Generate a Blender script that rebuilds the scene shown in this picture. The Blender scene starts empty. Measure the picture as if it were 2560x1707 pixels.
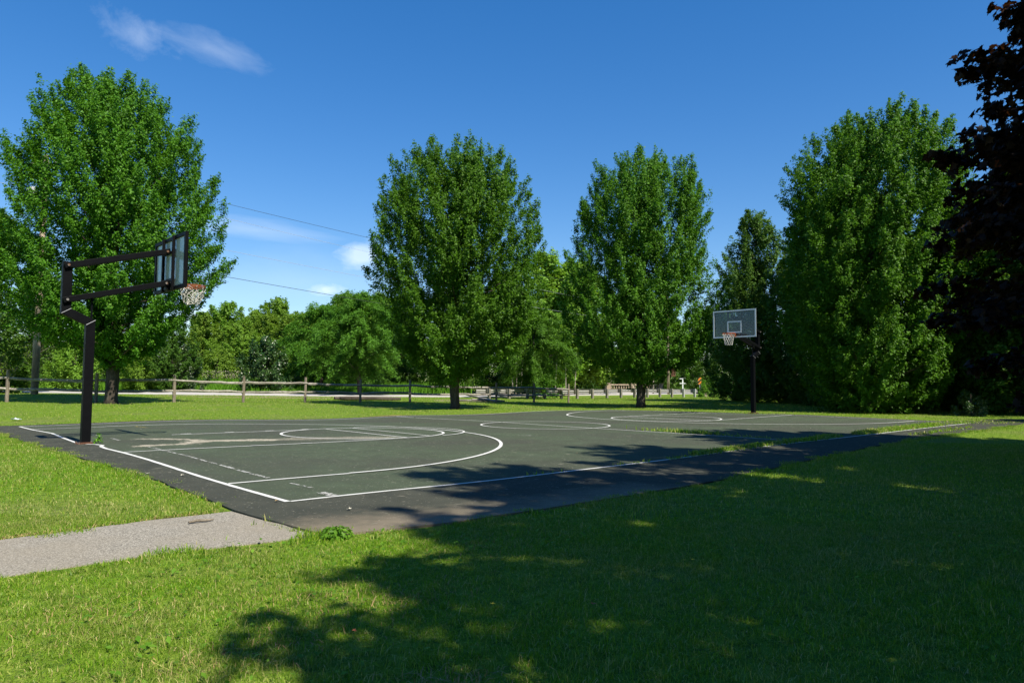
import bpy, math, random
import numpy as np
from mathutils import Vector, Matrix, Quaternion

random.seed(7)
C = bpy.context.scene.collection
R = math.radians

# ------------------------------------------------------------------ frame
CAM = np.array([-3.2737, -6.8097, 1.1944])
F_PX, PITCH, ROLL, YAW = 1787.99, 0.05811, 0.006384, 0.747357
FW = np.array([math.sin(YAW), math.cos(YAW)])          # horizontal view direction
RT = np.array([math.cos(YAW), -math.sin(YAW)])         # to the right of it
L, W = 22.82, 15.24                                     # court length and width


def site(col, depth):
    """Ground position at a bearing (photo column) and a distance in metres."""
    p = CAM[:2] + FW * depth + RT * ((col - 1280.0) / F_PX * depth)
    return float(p[0]), float(p[1])


# ------------------------------------------------------------------ terrain
_cp = [(0, 5.8, .05), (0, 8.2, .04), (3, 0, -.03), (5.5, 0, -.025), (9, 15.2, -.08), (15, 15.2, -.08),
       (0, 0, 0), (0, 15.2, 0), (22.8, 0, .02), (22.8, 5.8, .07), (22.8, 9.4, .02), (11, 0, .02), (11, 8, 0),
       (22.8, 15.2, -.03), (5, 7.6, .02), (-3.3, -6.8, -.03), (-3, -1, 0), (3, -5, 0), (10, -5, 0), (-8, 3, 0),
       (20, -6, 0.03), (30, -3, 0.05), (30.4, 5.6, 0), (4.7, 26.0, .24), (17.25, 19.2, .01), (27.25, 16.2, 0.0),
       (-12, 10, .1), (-15, -10, 0), (-2, 20, .12)]
for k in range(11):
    d, lat = 28 * (1 + .0697 * k), 28 * (-.7036 + .0838 * k)
    p = CAM[:2] + FW * d + RT * lat
    _cp.append((p[0], p[1], .36 - .044 * k))
for col, d, z in ((90, 36, .5), (0, 53, .42), (300, 54, .33), (600, 55, .24), (900, 57, .14), (1150, 62, .05),
                  (1437, 60, -.06), (1437, 80, 0), (1730, 71, -.05), (1760, 95, 0), (600, 75, .3), (1100, 90, .2),
                  (2000, 60, .1), (2500, 50, .1), (-600, 40, .5), (-300, 80, .4), (1300, 250, .5), (-2000, 250, .5),
                  (4000, 250, .5)):
    x, y = site(col, d)
    _cp.append((x, y, z))
_cp = np.array(_cp)


def H(x, y):
    x = np.asarray(x, float); y = np.asarray(y, float)
    num = np.zeros(x.shape); den = np.zeros(x.shape)
    for px, py, pz in _cp:
        w = 1.0 / ((x - px) ** 2 + (y - py) ** 2 + 1.5) ** 1.4
        num += w * pz; den += w
    return num / den


def h1(x, y):
    return float(H(np.array([x]), np.array([y]))[0])


def vnoise(x, y, s, seed=0):
    x = np.asarray(x) * s + 1000; y = np.asarray(y) * s + 1000
    xi = np.floor(x).astype(np.int64); yi = np.floor(y).astype(np.int64)
    fx = x - xi; fy = y - yi
    fx = fx * fx * (3 - 2 * fx); fy = fy * fy * (3 - 2 * fy)

    def hs(a, b):
        n = (a * 374761393 + b * 668265263 + seed * 974711) & 0x7fffffff
        n = (n ^ (n >> 13)) * 1274126177 & 0x7fffffff
        return ((n ^ (n >> 16)) & 0xffff) / 65535.0
    return (hs(xi, yi) * (1 - fx) + hs(xi + 1, yi) * fx) * (1 - fy) + (hs(xi, yi + 1) * (1 - fx) + hs(xi + 1, yi + 1) * fx) * fy


# ------------------------------------------------------------------ materials
def mat(name):
    m = bpy.data.materials.new(name); m.use_nodes = True
    nt = m.node_tree; nt.nodes.clear()
    out = nt.nodes.new('ShaderNodeOutputMaterial')
    return m, nt, out


def node(nt, t, **kw):
    n = nt.nodes.new(t)
    for k, v in kw.items():
        if k.startswith('i_'):
            n.inputs[k[2:].replace('_', ' ')].default_value = v
        else:
            setattr(n, k, v)
    return n


def ramp(nt, fac, stops):
    n = nt.nodes.new('ShaderNodeValToRGB')
    e = n.color_ramp.elements
    while len(e) < len(stops):
        e.new(0.5)
    for k, (p, c) in enumerate(stops):
        e[k].position = p; e[k].color = (*c, 1) if len(c) == 3 else c
    nt.links.new(fac, n.inputs[0])
    return n.outputs[0]


def noise(nt, scale, detail=4, vec=None, rough=.55, dist=0.0):
    n = nt.nodes.new('ShaderNodeTexNoise')
    n.inputs['Scale'].default_value = scale; n.inputs['Detail'].default_value = detail
    n.inputs['Roughness'].default_value = rough; n.inputs['Distortion'].default_value = dist
    if vec is not None: nt.links.new(vec, n.inputs['Vector'])
    return n.outputs['Fac']


def position(nt):
    return nt.nodes.new('ShaderNodeNewGeometry').outputs['Position']


def objco(nt):
    return nt.nodes.new('ShaderNodeTexCoord').outputs['Object']


def mixc(nt, fac, a, b, mode='MIX'):
    n = nt.nodes.new('ShaderNodeMix'); n.data_type = 'RGBA'; n.blend_type = mode
    for s, v in ((0, fac), (6, a), (7, b)):
        if hasattr(v, 'is_linked') or isinstance(v, bpy.types.NodeSocket): nt.links.new(v, n.inputs[s])
        elif isinstance(v, (int, float)): n.inputs[s].default_value = v
        else: n.inputs[s].default_value = (*v, 1)
    return n.outputs[2]


def mth(nt, op, a, b=0.0, c=None, clamp=False):
    n = nt.nodes.new('ShaderNodeMath'); n.operation = op; n.use_clamp = clamp
    for s, v in ((0, a), (1, b), (2, c)):
        if v is None: continue
        if isinstance(v, bpy.types.NodeSocket): nt.links.new(v, n.inputs[s])
        else: n.inputs[s].default_value = v
    return n.outputs[0]


def bsdf(nt, out, color, rough=.8, bump=None, bdist=.01, bstr=.5, spec=.3, metal=0.0):
    b = nt.nodes.new('ShaderNodeBsdfPrincipled')
    if isinstance(color, bpy.types.NodeSocket): nt.links.new(color, b.inputs['Base Color'])
    else: b.inputs['Base Color'].default_value = (*color, 1)
    if isinstance(rough, bpy.types.NodeSocket): nt.links.new(rough, b.inputs['Roughness'])
    else: b.inputs['Roughness'].default_value = rough
    b.inputs['Specular IOR Level'].default_value = spec
    b.inputs['Metallic'].default_value = metal
    if bump is not None:
        bp = nt.nodes.new('ShaderNodeBump'); bp.inputs['Distance'].default_value = bdist
        bp.inputs['Strength'].default_value = bstr
        nt.links.new(bump, bp.inputs['Height']); nt.links.new(bp.outputs[0], b.inputs['Normal'])
    nt.links.new(b.outputs[0], out.inputs[0])
    return b


def leaf_mat(name, dark, mid, lite, trans, trans_fac=.4, rough=.5, spec=.2):
    m, nt, out = mat(name)
    g = nt.nodes.new('ShaderNodeNewGeometry')
    oi = nt.nodes.new('ShaderNodeObjectInfo')
    rnd = g.outputs['Random Per Island']
    col = ramp(nt, rnd, [(0, dark), (.5, mid), (.92, lite), (1, tuple(min(1, c * 1.35) for c in lite))])
    n = noise(nt, .35, 2, position(nt))
    col = mixc(nt, mth(nt, 'MULTIPLY', n, .5), col, mid, 'MIX')
    hv = nt.nodes.new('ShaderNodeHueSaturation')
    nt.links.new(col, hv.inputs['Color'])
    nt.links.new(mth(nt, 'MULTIPLY_ADD', oi.outputs['Random'], .016, .498), hv.inputs['Hue'])
    nt.links.new(mth(nt, 'MULTIPLY_ADD', oi.outputs['Random'], .3, .85), hv.inputs['Value'])
    b = nt.nodes.new('ShaderNodeBsdfPrincipled')
    nt.links.new(hv.outputs[0], b.inputs['Base Color'])
    b.inputs['Roughness'].default_value = rough; b.inputs['Specular IOR Level'].default_value = spec
    t = nt.nodes.new('ShaderNodeBsdfTranslucent')
    nt.links.new(mixc(nt, .6, hv.outputs[0], trans), t.inputs[0])
    mx = nt.nodes.new('ShaderNodeMixShader'); mx.inputs[0].default_value = trans_fac
    nt.links.new(b.outputs[0], mx.inputs[1]); nt.links.new(t.outputs[0], mx.inputs[2])
    nt.links.new(mx.outputs[0], out.inputs[0])
    return m


M = {}
M['maple'] = leaf_mat('maple_leaf', (.042, .108, .007), (.070, .176, .010), (.12, .25, .018), (.16, .40, .010), .34)
M['wood_leaf'] = leaf_mat('woodland_leaf', (.036, .082, .008), (.062, .132, .013), (.105, .185, .026), (.15, .30, .014), .33)
M['far_leaf'] = leaf_mat('far_leaf', (.095, .180, .014), (.155, .265, .024), (.22, .34, .045), (.28, .46, .02), .42)
M['locust'] = leaf_mat('locust_leaf', (.046, .115, .010), (.080, .178, .014), (.12, .24, .026), (.16, .36, .014), .36)
M['gloss'] = leaf_mat('glossy_leaf', (.022, .055, .012), (.038, .082, .016), (.10, .15, .045), (.06, .16, .014), .22, .3, .6)
M['purple'] = leaf_mat('purple_maple_leaf', (.009, .0055, .004), (.016, .0085, .005), (.048, .021, .008), (.09, .03, .008), .25, .55, .12)
M['shade_leaf'] = leaf_mat('shade_leaf', (.018, .048, .005), (.028, .075, .007), (.048, .105, .012), (.06, .17, .008), .2)  # darkened copy of the leaf green, with the understory's shade in its colour
M['weed'] = leaf_mat('weed_leaf', (.075, .19, .012), (.12, .27, .018), (.18, .35, .032), (.2, .45, .02), .4)


def grass_mat():
    m, nt, out = mat('grass_blade')
    g = nt.nodes.new('ShaderNodeNewGeometry')
    rnd = g.outputs['Random Per Island']
    fresh = ramp(nt, rnd, [(0, (.065, .16, .005)), (.40, (.140, .295, .009)), (.74, (.215, .375, .016)),
                           (.88, (.32, .40, .045)), (.95, (.46, .41, .13)), (1, (.60, .50, .22))])
    n = noise(nt, .55, 3, g.outputs['Position'])
    n2 = noise(nt, 3.1, 2, g.outputs['Position'])
    dry = ramp(nt, rnd, [(0, (.10, .18, .015)), (.45, (.20, .28, .03)), (.75, (.36, .34, .11)), (1, (.55, .47, .22))])
    f = ramp(nt, mth(nt, 'MULTIPLY_ADD', n2, .35, mth(nt, 'MULTIPLY', n, .65)), [(.44, (0, 0, 0)), (.60, (.8, .8, .8))])
    col = mixc(nt, f, fresh, dry)
    b = nt.nodes.new('ShaderNodeBsdfPrincipled'); nt.links.new(col, b.inputs['Base Color'])
    b.inputs['Roughness'].default_value = .45; b.inputs['Specular IOR Level'].default_value = .3
    t = nt.nodes.new('ShaderNodeBsdfTranslucent')
    nt.links.new(mixc(nt, .5, col, (.30, .50, .010)), t.inputs[0])
    mx = nt.nodes.new('ShaderNodeMixShader'); mx.inputs[0].default_value = .35
    nt.links.new(b.outputs[0], mx.inputs[1]); nt.links.new(t.outputs[0], mx.inputs[2])
    nt.links.new(mx.outputs[0], out.inputs[0])
    return m


M['grass'] = grass_mat()


def ground_mat():
    m, nt, out = mat('lawn_ground')
    p = position(nt)
    a = noise(nt, .45, 4, p); b_ = noise(nt, 9, 4, p, .7); c = noise(nt, 60, 2, p)
    col = ramp(nt, b_, [(.3, (.05, .095, .008)), (.5, (.12, .20, .014)), (.72, (.20, .26, .035))])
    dry = ramp(nt, b_, [(.3, (.09, .11, .03)), (.7, (.24, .23, .09))])
    f = ramp(nt, a, [(.5, (0, 0, 0)), (.68, (.55, .55, .55))])
    col = mixc(nt, f, col, dry)
    bsdf(nt, out, col, .9, mth(nt, 'ADD', b_, mth(nt, 'MULTIPLY', c, .5)), .05, .8, .15)
    return m


M['ground'] = ground_mat()


def seg_mask(nt, pts, width, soft, wob):
    """1 near a polyline on the ground (world metres), 0 away from it, with a noisy edge."""
    p = position(nt)
    best = None
    for (ax, ay), (bx, by) in zip(pts[:-1], pts[1:]):
        a = (ax, ay, 0); ab = np.array([bx - ax, by - ay, 0]); ll = max(float(ab @ ab), 1e-6)
        fl = node(nt, 'ShaderNodeVectorMath', operation='MULTIPLY'); nt.links.new(p, fl.inputs[0]); fl.inputs[1].default_value = (1, 1, 0)
        s = node(nt, 'ShaderNodeVectorMath', operation='SUBTRACT'); nt.links.new(fl.outputs[0], s.inputs[0]); s.inputs[1].default_value = a
        dt = node(nt, 'ShaderNodeVectorMath', operation='DOT_PRODUCT'); nt.links.new(s.outputs[0], dt.inputs[0]); dt.inputs[1].default_value = tuple(ab / ll)
        tc = mth(nt, 'ADD', dt.outputs['Value'], 0, clamp=True)
        sc = node(nt, 'ShaderNodeVectorMath', operation='SCALE'); sc.inputs[0].default_value = tuple(ab); nt.links.new(tc, sc.inputs['Scale'])
        df = node(nt, 'ShaderNodeVectorMath', operation='SUBTRACT'); nt.links.new(s.outputs[0], df.inputs[0]); nt.links.new(sc.outputs[0], df.inputs[1])
        ln = node(nt, 'ShaderNodeVectorMath', operation='LENGTH'); nt.links.new(df.outputs[0], ln.inputs[0])
        best = ln.outputs['Value'] if best is None else mth(nt, 'MINIMUM', best, ln.outputs['Value'])
    best = mth(nt, 'ADD', best, wob)
    return mth(nt, 'DIVIDE', mth(nt, 'SUBTRACT', width + soft, best), soft, clamp=True)


def court_mat():
    m, nt, out = mat('court_asphalt')
    p = position(nt)
    big = noise(nt, .35, 4, p); mid = noise(nt, 2.2, 5, p, .65); fine = noise(nt, 140, 3, p, .7); mid2 = noise(nt, 9, 4, p, .7)
    sep = nt.nodes.new('ShaderNodeSeparateXYZ'); nt.links.new(p, sep.inputs[0])
    x, y = sep.outputs[0], sep.outputs[1]
    # painted playing area: green coat inside the outer lines, thin sealer on the apron
    ins = mth(nt, 'MINIMUM', mth(nt, 'MINIMUM', mth(nt, 'ADD', x, .0), mth(nt, 'SUBTRACT', L, x)),
              mth(nt, 'MINIMUM', mth(nt, 'ADD', y, .0), mth(nt, 'SUBTRACT', W, y)))
    fi = mth(nt, 'MULTIPLY_ADD', ins, 8.0, mth(nt, 'MULTIPLY_ADD', mid2, 3.0, -1.2), clamp=True)
    green = ramp(nt, mid, [(.25, (.053, .065, .042)), (.5, (.064, .081, .051)), (.75, (.078, .104, .066))])
    green = mixc(nt, ramp(nt, big, [(.42, (0, 0, 0)), (.62, (.7, .7, .7))]), green, (.058, .060, .047))
    apron = ramp(nt, mid, [(.3, (.043, .046, .036)), (.55, (.058, .061, .047)), (.8, (.076, .078, .060))])
    col = mixc(nt, fi, apron, green)
    # dusty margin by the lawn corner
    wob = mth(nt, 'MULTIPLY_ADD', mid, 1.0, mth(nt, 'MULTIPLY_ADD', mid2, .5, -.75))
    dust = seg_mask(nt, [(-.3, -1.7), (1.0, -1.95), (3.4, -1.95)], .16, .75, wob)
    col = mixc(nt, mth(nt, 'MULTIPLY', dust, .85), col, (.21, .175, .125))
    # paint worn off round the hoop and the foul line: bare aggregate
    wob2 = mth(nt, 'MULTIPLY_ADD', mid2, .8, mth(nt, 'MULTIPLY_ADD', mid, .7, -.72))
    worn = mth(nt, 'MAXIMUM', seg_mask(nt, [(1.1, 8.75), (1.5, 8.4), (1.78, 7.95), (1.72, 7.4), (1.3, 7.02), (.6, 7.0)], .02, .22, wob2),
               seg_mask(nt, [(1.75, 7.5), (2.3, 7.35), (3.0, 7.1)], .06, .28, wob2))
    worn = mth(nt, 'MAXIMUM', worn, mth(nt, 'MULTIPLY', seg_mask(nt, [(3.5, 7.1), (4.5, 6.7), (5.2, 6.3)], .02, .5, wob2), .45))
    agg = ramp(nt, fine, [(.35, (.17, .15, .11)), (.5, (.35, .315, .24)), (.66, (.55, .50, .40))])
    brk = ramp(nt, noise(nt, 30, 3, p, .7), [(.38, (0, 0, 0)), (.52, (1, 1, 1))])
    wf = mth(nt, 'MULTIPLY', mth(nt, 'MULTIPLY', worn, 1.5, clamp=True), mth(nt, 'MULTIPLY_ADD', worn, .8, brk, clamp=True), clamp=True)
    col = mixc(nt, wf, col, agg)
    # scuffs and chips
    mp = nt.nodes.new('ShaderNodeMapping'); mp.inputs['Scale'].default_value = (3.5, 9, 1); nt.links.new(p, mp.inputs[0])
    chip = ramp(nt, noise(nt, 1.0, 3, mp.outputs[0], .6), [(.665, (0, 0, 0)), (.69, (1, 1, 1))])
    col = mixc(nt, mth(nt, 'MULTIPLY', chip, .55), col, (.24, .22, .17))
    spk = ramp(nt, noise(nt, 28, 1, p, .5), [(.70, (0, 0, 0)), (.715, (1, 1, 1))])
    col = mixc(nt, mth(nt, 'MULTIPLY', spk, .5), col, (.33, .31, .25))
    col = mixc(nt, .35, col, ramp(nt, fine, [(.3, (.35, .35, .35)), (.7, (.65, .65, .65))]), 'OVERLAY')
    bsdf(nt, out, col, ramp(nt, mid, [(.3, (.75,) * 3), (.7, (.9,) * 3)]), fine, .008, .7, .10)
    return m


M['court'] = court_mat()


def line_mat(name, base, wear):
    m, nt, out = mat(name)
    p = position(nt)
    n = noise(nt, 14, 5, p, .75); n2 = noise(nt, 1.2, 3, p)
    f = ramp(nt, mth(nt, 'MULTIPLY_ADD', n2, .35, n), [(wear, (0, 0, 0)), (wear + .06, (1, 1, 1))])
    col = ramp(nt, noise(nt, 5, 3, p), [(.3, tuple(c * .86 for c in base)), (.7, base)])
    b = bsdf(nt, out, col, .7, noise(nt, 140, 2, p), .003, .4, .3)
    tr = nt.nodes.new('ShaderNodeBsdfTransparent'); mx = nt.nodes.new('ShaderNodeMixShader')
    nt.links.new(f, mx.inputs[0]); nt.links.new(b.outputs[0], mx.inputs[1]); nt.links.new(tr.outputs[0], mx.inputs[2]); nt.links.new(mx.outputs[0], out.inputs[0])
    return m


M['line'] = line_mat('line_paint', (.64, .64, .60), .80)
M['oldline'] = line_mat('worn_line_paint', (.42, .42, .38), .62)
M['yellow'] = line_mat('yellow_line_paint', (.42, .34, .06), .66)


def speckle_mat(name, a, b, c, scale, big=1.2, bd=.008, tint=None):
    m, nt, out = mat(name)
    p = position(nt)
    v = node(nt, 'ShaderNodeTexVoronoi'); v.inputs['Scale'].default_value = scale; nt.links.new(p, v.inputs['Vector'])
    sep = nt.nodes.new('ShaderNodeSeparateColor'); nt.links.new(v.outputs['Color'], sep.inputs[0])
    f = noise(nt, scale * .6, 3, p, .7)
    col = ramp(nt, mth(nt, 'MULTIPLY_ADD', sep.outputs[0], .6, mth(nt, 'MULTIPLY', f, .4)), [(.15, a), (.5, b), (.85, c)])
    n = noise(nt, big, 4, p)
    if tint: col = mixc(nt, ramp(nt, n, [(.4, (0, 0, 0)), (.62, (.7, .7, .7))]), col, tint)
    bsdf(nt, out, col, .9, v.outputs['Distance'], bd, .8, .25)
    return m


M['path'] = speckle_mat('path_asphalt', (.095, .088, .070), (.22, .201, .162), (.47, .435, .365), 150, .9, .002, (.25, .218, .163))
M['road'] = speckle_mat('road_concrete', (.40, .37, .33), (.47, .44, .40), (.54, .51, .47), 20, .3, .002, (.36, .34, .31))
M['concrete'] = speckle_mat('tan_concrete', (.20, .165, .115), (.31, .255, .185), (.43, .365, .275), 14, 1.0, .01, (.24, .18, .12))


def wood_mat(name, a, b, c, sx=(8, 8, 1.2)):
    m, nt, out = mat(name)
    mp = nt.nodes.new('ShaderNodeMapping'); mp.inputs['Scale'].default_value = sx; nt.links.new(objco(nt), mp.inputs[0])
    n = noise(nt, 3, 6, mp.outputs[0], .7); n2 = noise(nt, 1.3, 3, position(nt))
    col = ramp(nt, n, [(.3, a), (.52, b), (.72, c)])
    col = mixc(nt, ramp(nt, n2, [(.42, (0, 0, 0)), (.65, (.5, .5, .5))]), col, tuple(v * .5 for v in a))
    bsdf(nt, out, col, .85, n, .02, .8, .2)
    return m


M['rail'] = wood_mat('weathered_rail', (.14, .125, .10), (.29, .27, .225), (.43, .41, .36), (3, 3, 3))
M['post'] = wood_mat('weathered_post', (.11, .09, .065), (.22, .185, .14), (.32, .285, .225), (10, 10, 1.2))
M['gpost'] = wood_mat('guardrail_post', (.15, .135, .11), (.25, .23, .19), (.34, .31, .26), (10, 10, 1.5))
M['pole'] = wood_mat('utility_pole', (.19, .135, .095), (.36, .28, .20), (.50, .41, .31), (9, 9, .7))
M['bark'] = wood_mat('bark', (.030, .024, .018), (.075, .062, .048), (.14, .12, .095), (7, 7, 1.6))
M['palebark'] = wood_mat('pale_bark', (.16, .14, .10), (.30, .27, .21), (.45, .42, .35), (7, 7, 2))
M['twig'] = wood_mat('dead_twig', (.10, .085, .065), (.20, .17, .13), (.30, .27, .22), (7, 7, 2))


def metal_mat(name, base, rough=.45, spec=.5, worn=(.12, .10, .08), amount=.66, metal=0.0):
    m, nt, out = mat(name)
    o = objco(nt)
    n = noise(nt, 6, 5, o, .7); n2 = noise(nt, 45, 3, o, .6)
    col = mixc(nt, ramp(nt, mth(nt, 'MULTIPLY_ADD', n2, .3, mth(nt, 'MULTIPLY', n, .8)), [(amount, (0, 0, 0)), (amount + .05, (1, 1, 1))]), base, worn)
    bsdf(nt, out, col, ramp(nt, n, [(.3, (rough - .08,) * 3), (.7, (rough + .15,) * 3)]), n2, .001, .3, spec, metal)
    return m


M['black'] = metal_mat('black_paint', (.0032, .0036, .0046), .5, .08, (.03, .025, .02), .92)
M['frame'] = metal_mat('white_frame', (.62, .68, .70), .5, .4, (.35, .38, .38), .7)
M['rim'] = metal_mat('orange_rim', (.28, .075, .024), .55, .3, (.17, .06, .03), .6)
M['bolt'] = metal_mat('bolt_steel', (.30, .28, .26), .4, .5, (.18, .10, .06), .55, .6)
M['galv'] = metal_mat('galvanised_steel', (.40, .39, .36), .5, .5, (.27, .26, .24), .6, .25)
M['rust'] = metal_mat('rusty_plate', (.07, .035, .022), .8, .2, (.13, .06, .035), .5)
M['grey'] = metal_mat('grey_steel', (.30, .31, .32), .5, .4, (.2, .2, .2), .7)
M['white'] = metal_mat('white_paint', (.74, .75, .75), .55, .35, (.5, .5, .48), .72)


def plain(name, c, rough=.7, spec=.3):
    m, nt, out = mat(name)
    n = noise(nt, 30, 3, objco(nt))
    bsdf(nt, out, ramp(nt, n, [(.3, tuple(v * .8 for v in c)), (.7, tuple(min(1, v * 1.15) for v in c))]), rough, n, .001, .2, spec)
    return m


M['straw'] = plain('dry_straw', (.34, .24, .11), .8)
M['net'] = plain('net_cord', (.54, .53, .49), .9)
M['wire'] = plain('cable', (.035, .035, .04), .6)
M['palewire'] = plain('pale_cable', (.34, .36, .38), .5)
M['leafbrown'] = plain('dry_leaf', (.30, .21, .10), .8)
M['seed'] = plain('seed_head', (.40, .37, .26), .9)
M['leafpale'] = plain('bleached_leaf', (.55, .52, .42), .8)
M['leaforange'] = plain('orange_leaf', (.42, .13, .05), .7)
M['flower'] = plain('yellow_petal', (.75, .55, .03), .6)
M['litter'] = plain('litter_film', (.50, .56, .62), .4)
M['dirt'] = speckle_mat('bare_dirt', (.16, .12, .075), (.26, .20, .13), (.36, .29, .20), 25, 1.0, .01, (.20, .19, .08))


def glass_mat(name, veil, amount, spec_rough=.12):
    """Scratched, dusty acrylic: mostly see-through with a pale scattering film."""
    m, nt, out = mat(name)
    o = objco(nt)
    mp = nt.nodes.new('ShaderNodeMapping'); mp.inputs['Scale'].default_value = (2, 7, 1.2); nt.links.new(o, mp.inputs[0])
    n = noise(nt, 2.0, 5, mp.outputs[0], .65)
    tr = nt.nodes.new('ShaderNodeBsdfTransparent'); tr.inputs[0].default_value = (.80, .88, .88, 1)
    df = nt.nodes.new('ShaderNodeBsdfDiffuse'); nt.links.new(ramp(nt, n, [(.3, tuple(c * .75 for c in veil)), (.7, veil)]), df.inputs[0])
    tl = nt.nodes.new('ShaderNodeBsdfTranslucent'); tl.inputs[0].default_value = (*veil, 1)
    gl = nt.nodes.new('ShaderNodeBsdfGlossy'); gl.inputs['Roughness'].default_value = spec_rough; gl.inputs[0].default_value = (.8, .85, .9, 1)
    a = nt.nodes.new('ShaderNodeMixShader'); a.inputs[0].default_value = .45
    nt.links.new(df.outputs[0], a.inputs[1]); nt.links.new(tl.outputs[0], a.inputs[2])
    b = nt.nodes.new('ShaderNodeMixShader')
    nt.links.new(mth(nt, 'MULTIPLY_ADD', n, .08, amount - .04, clamp=True), b.inputs[0])
    nt.links.new(tr.outputs[0], b.inputs[1]); nt.links.new(a.outputs[0], b.inputs[2])
    fr = nt.nodes.new('ShaderNodeFresnel'); fr.inputs[0].default_value = 1.45
    c = nt.nodes.new('ShaderNodeMixShader'); nt.links.new(fr.outputs[0], c.inputs[0])
    nt.links.new(b.outputs[0], c.inputs[1]); nt.links.new(gl.outputs[0], c.inputs[2])
    nt.links.new(c.outputs[0], out.inputs[0])
    return m


M['glass_old'] = glass_mat('cloudy_acrylic', (.90, .93, .78), .97)
M['glass'] = glass_mat('clear_acrylic', (.26, .32, .36), .24)


def stripe_mat():
    m, nt, out = mat('hazard_stripes')
    o = objco(nt)
    s = nt.nodes.new('ShaderNodeSeparateXYZ'); nt.links.new(o, s.inputs[0])
    v = mth(nt, 'FRACT', mth(nt, 'MULTIPLY', mth(nt, 'SUBTRACT', s.outputs[2], s.outputs[0]), 2.4))
    col = mixc(nt, mth(nt, 'GREATER_THAN', v, .5), (.62, .20, .03), (.03, .02, .015))
    bsdf(nt, out, col, .5, None)
    return m


M['stripes'] = stripe_mat()

# ------------------------------------------------------------------ object helpers


def tag(o, label=None, cat=None, group=None, kind=None):
    if label: o['label'] = label
    if cat: o['category'] = cat
    if group: o['group'] = group
    if kind: o['kind'] = kind
    return o


def empty(name, loc, rz=0.0, **kw):
    o = bpy.data.objects.new(name, None); C.objects.link(o)
    o.empty_display_size = .3
    o.location = loc; o.rotation_euler = (0, 0, rz)
    return tag(o, **kw)


def link(name, me, parent=None, loc=None):
    o = bpy.data.objects.new(name, me); C.objects.link(o)
    if parent is not None: o.parent = parent
    if loc is not None: o.location = loc
    return o


def np_mesh(name, V, faces_flat, sizes, material, smooth=False):
    me = bpy.data.meshes.new(name)
    V = np.asarray(V, np.float32).reshape(-1, 3)
    me.vertices.add(len(V)); me.vertices.foreach_set('co', V.ravel())
    ff = np.asarray(faces_flat, np.int32).ravel(); sz = np.asarray(sizes, np.int32)
    me.loops.add(len(ff)); me.loops.foreach_set('vertex_index', ff)
    me.polygons.add(len(sz))
    st = np.zeros(len(sz), np.int32); st[1:] = np.cumsum(sz)[:-1]
    me.polygons.foreach_set('loop_start', st); me.polygons.foreach_set('loop_total', sz)
    if smooth: me.polygons.foreach_set('use_smooth', np.ones(len(sz), bool))
    me.update(calc_edges=True); me.validate()
    me.materials.append(material)
    return me


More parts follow.
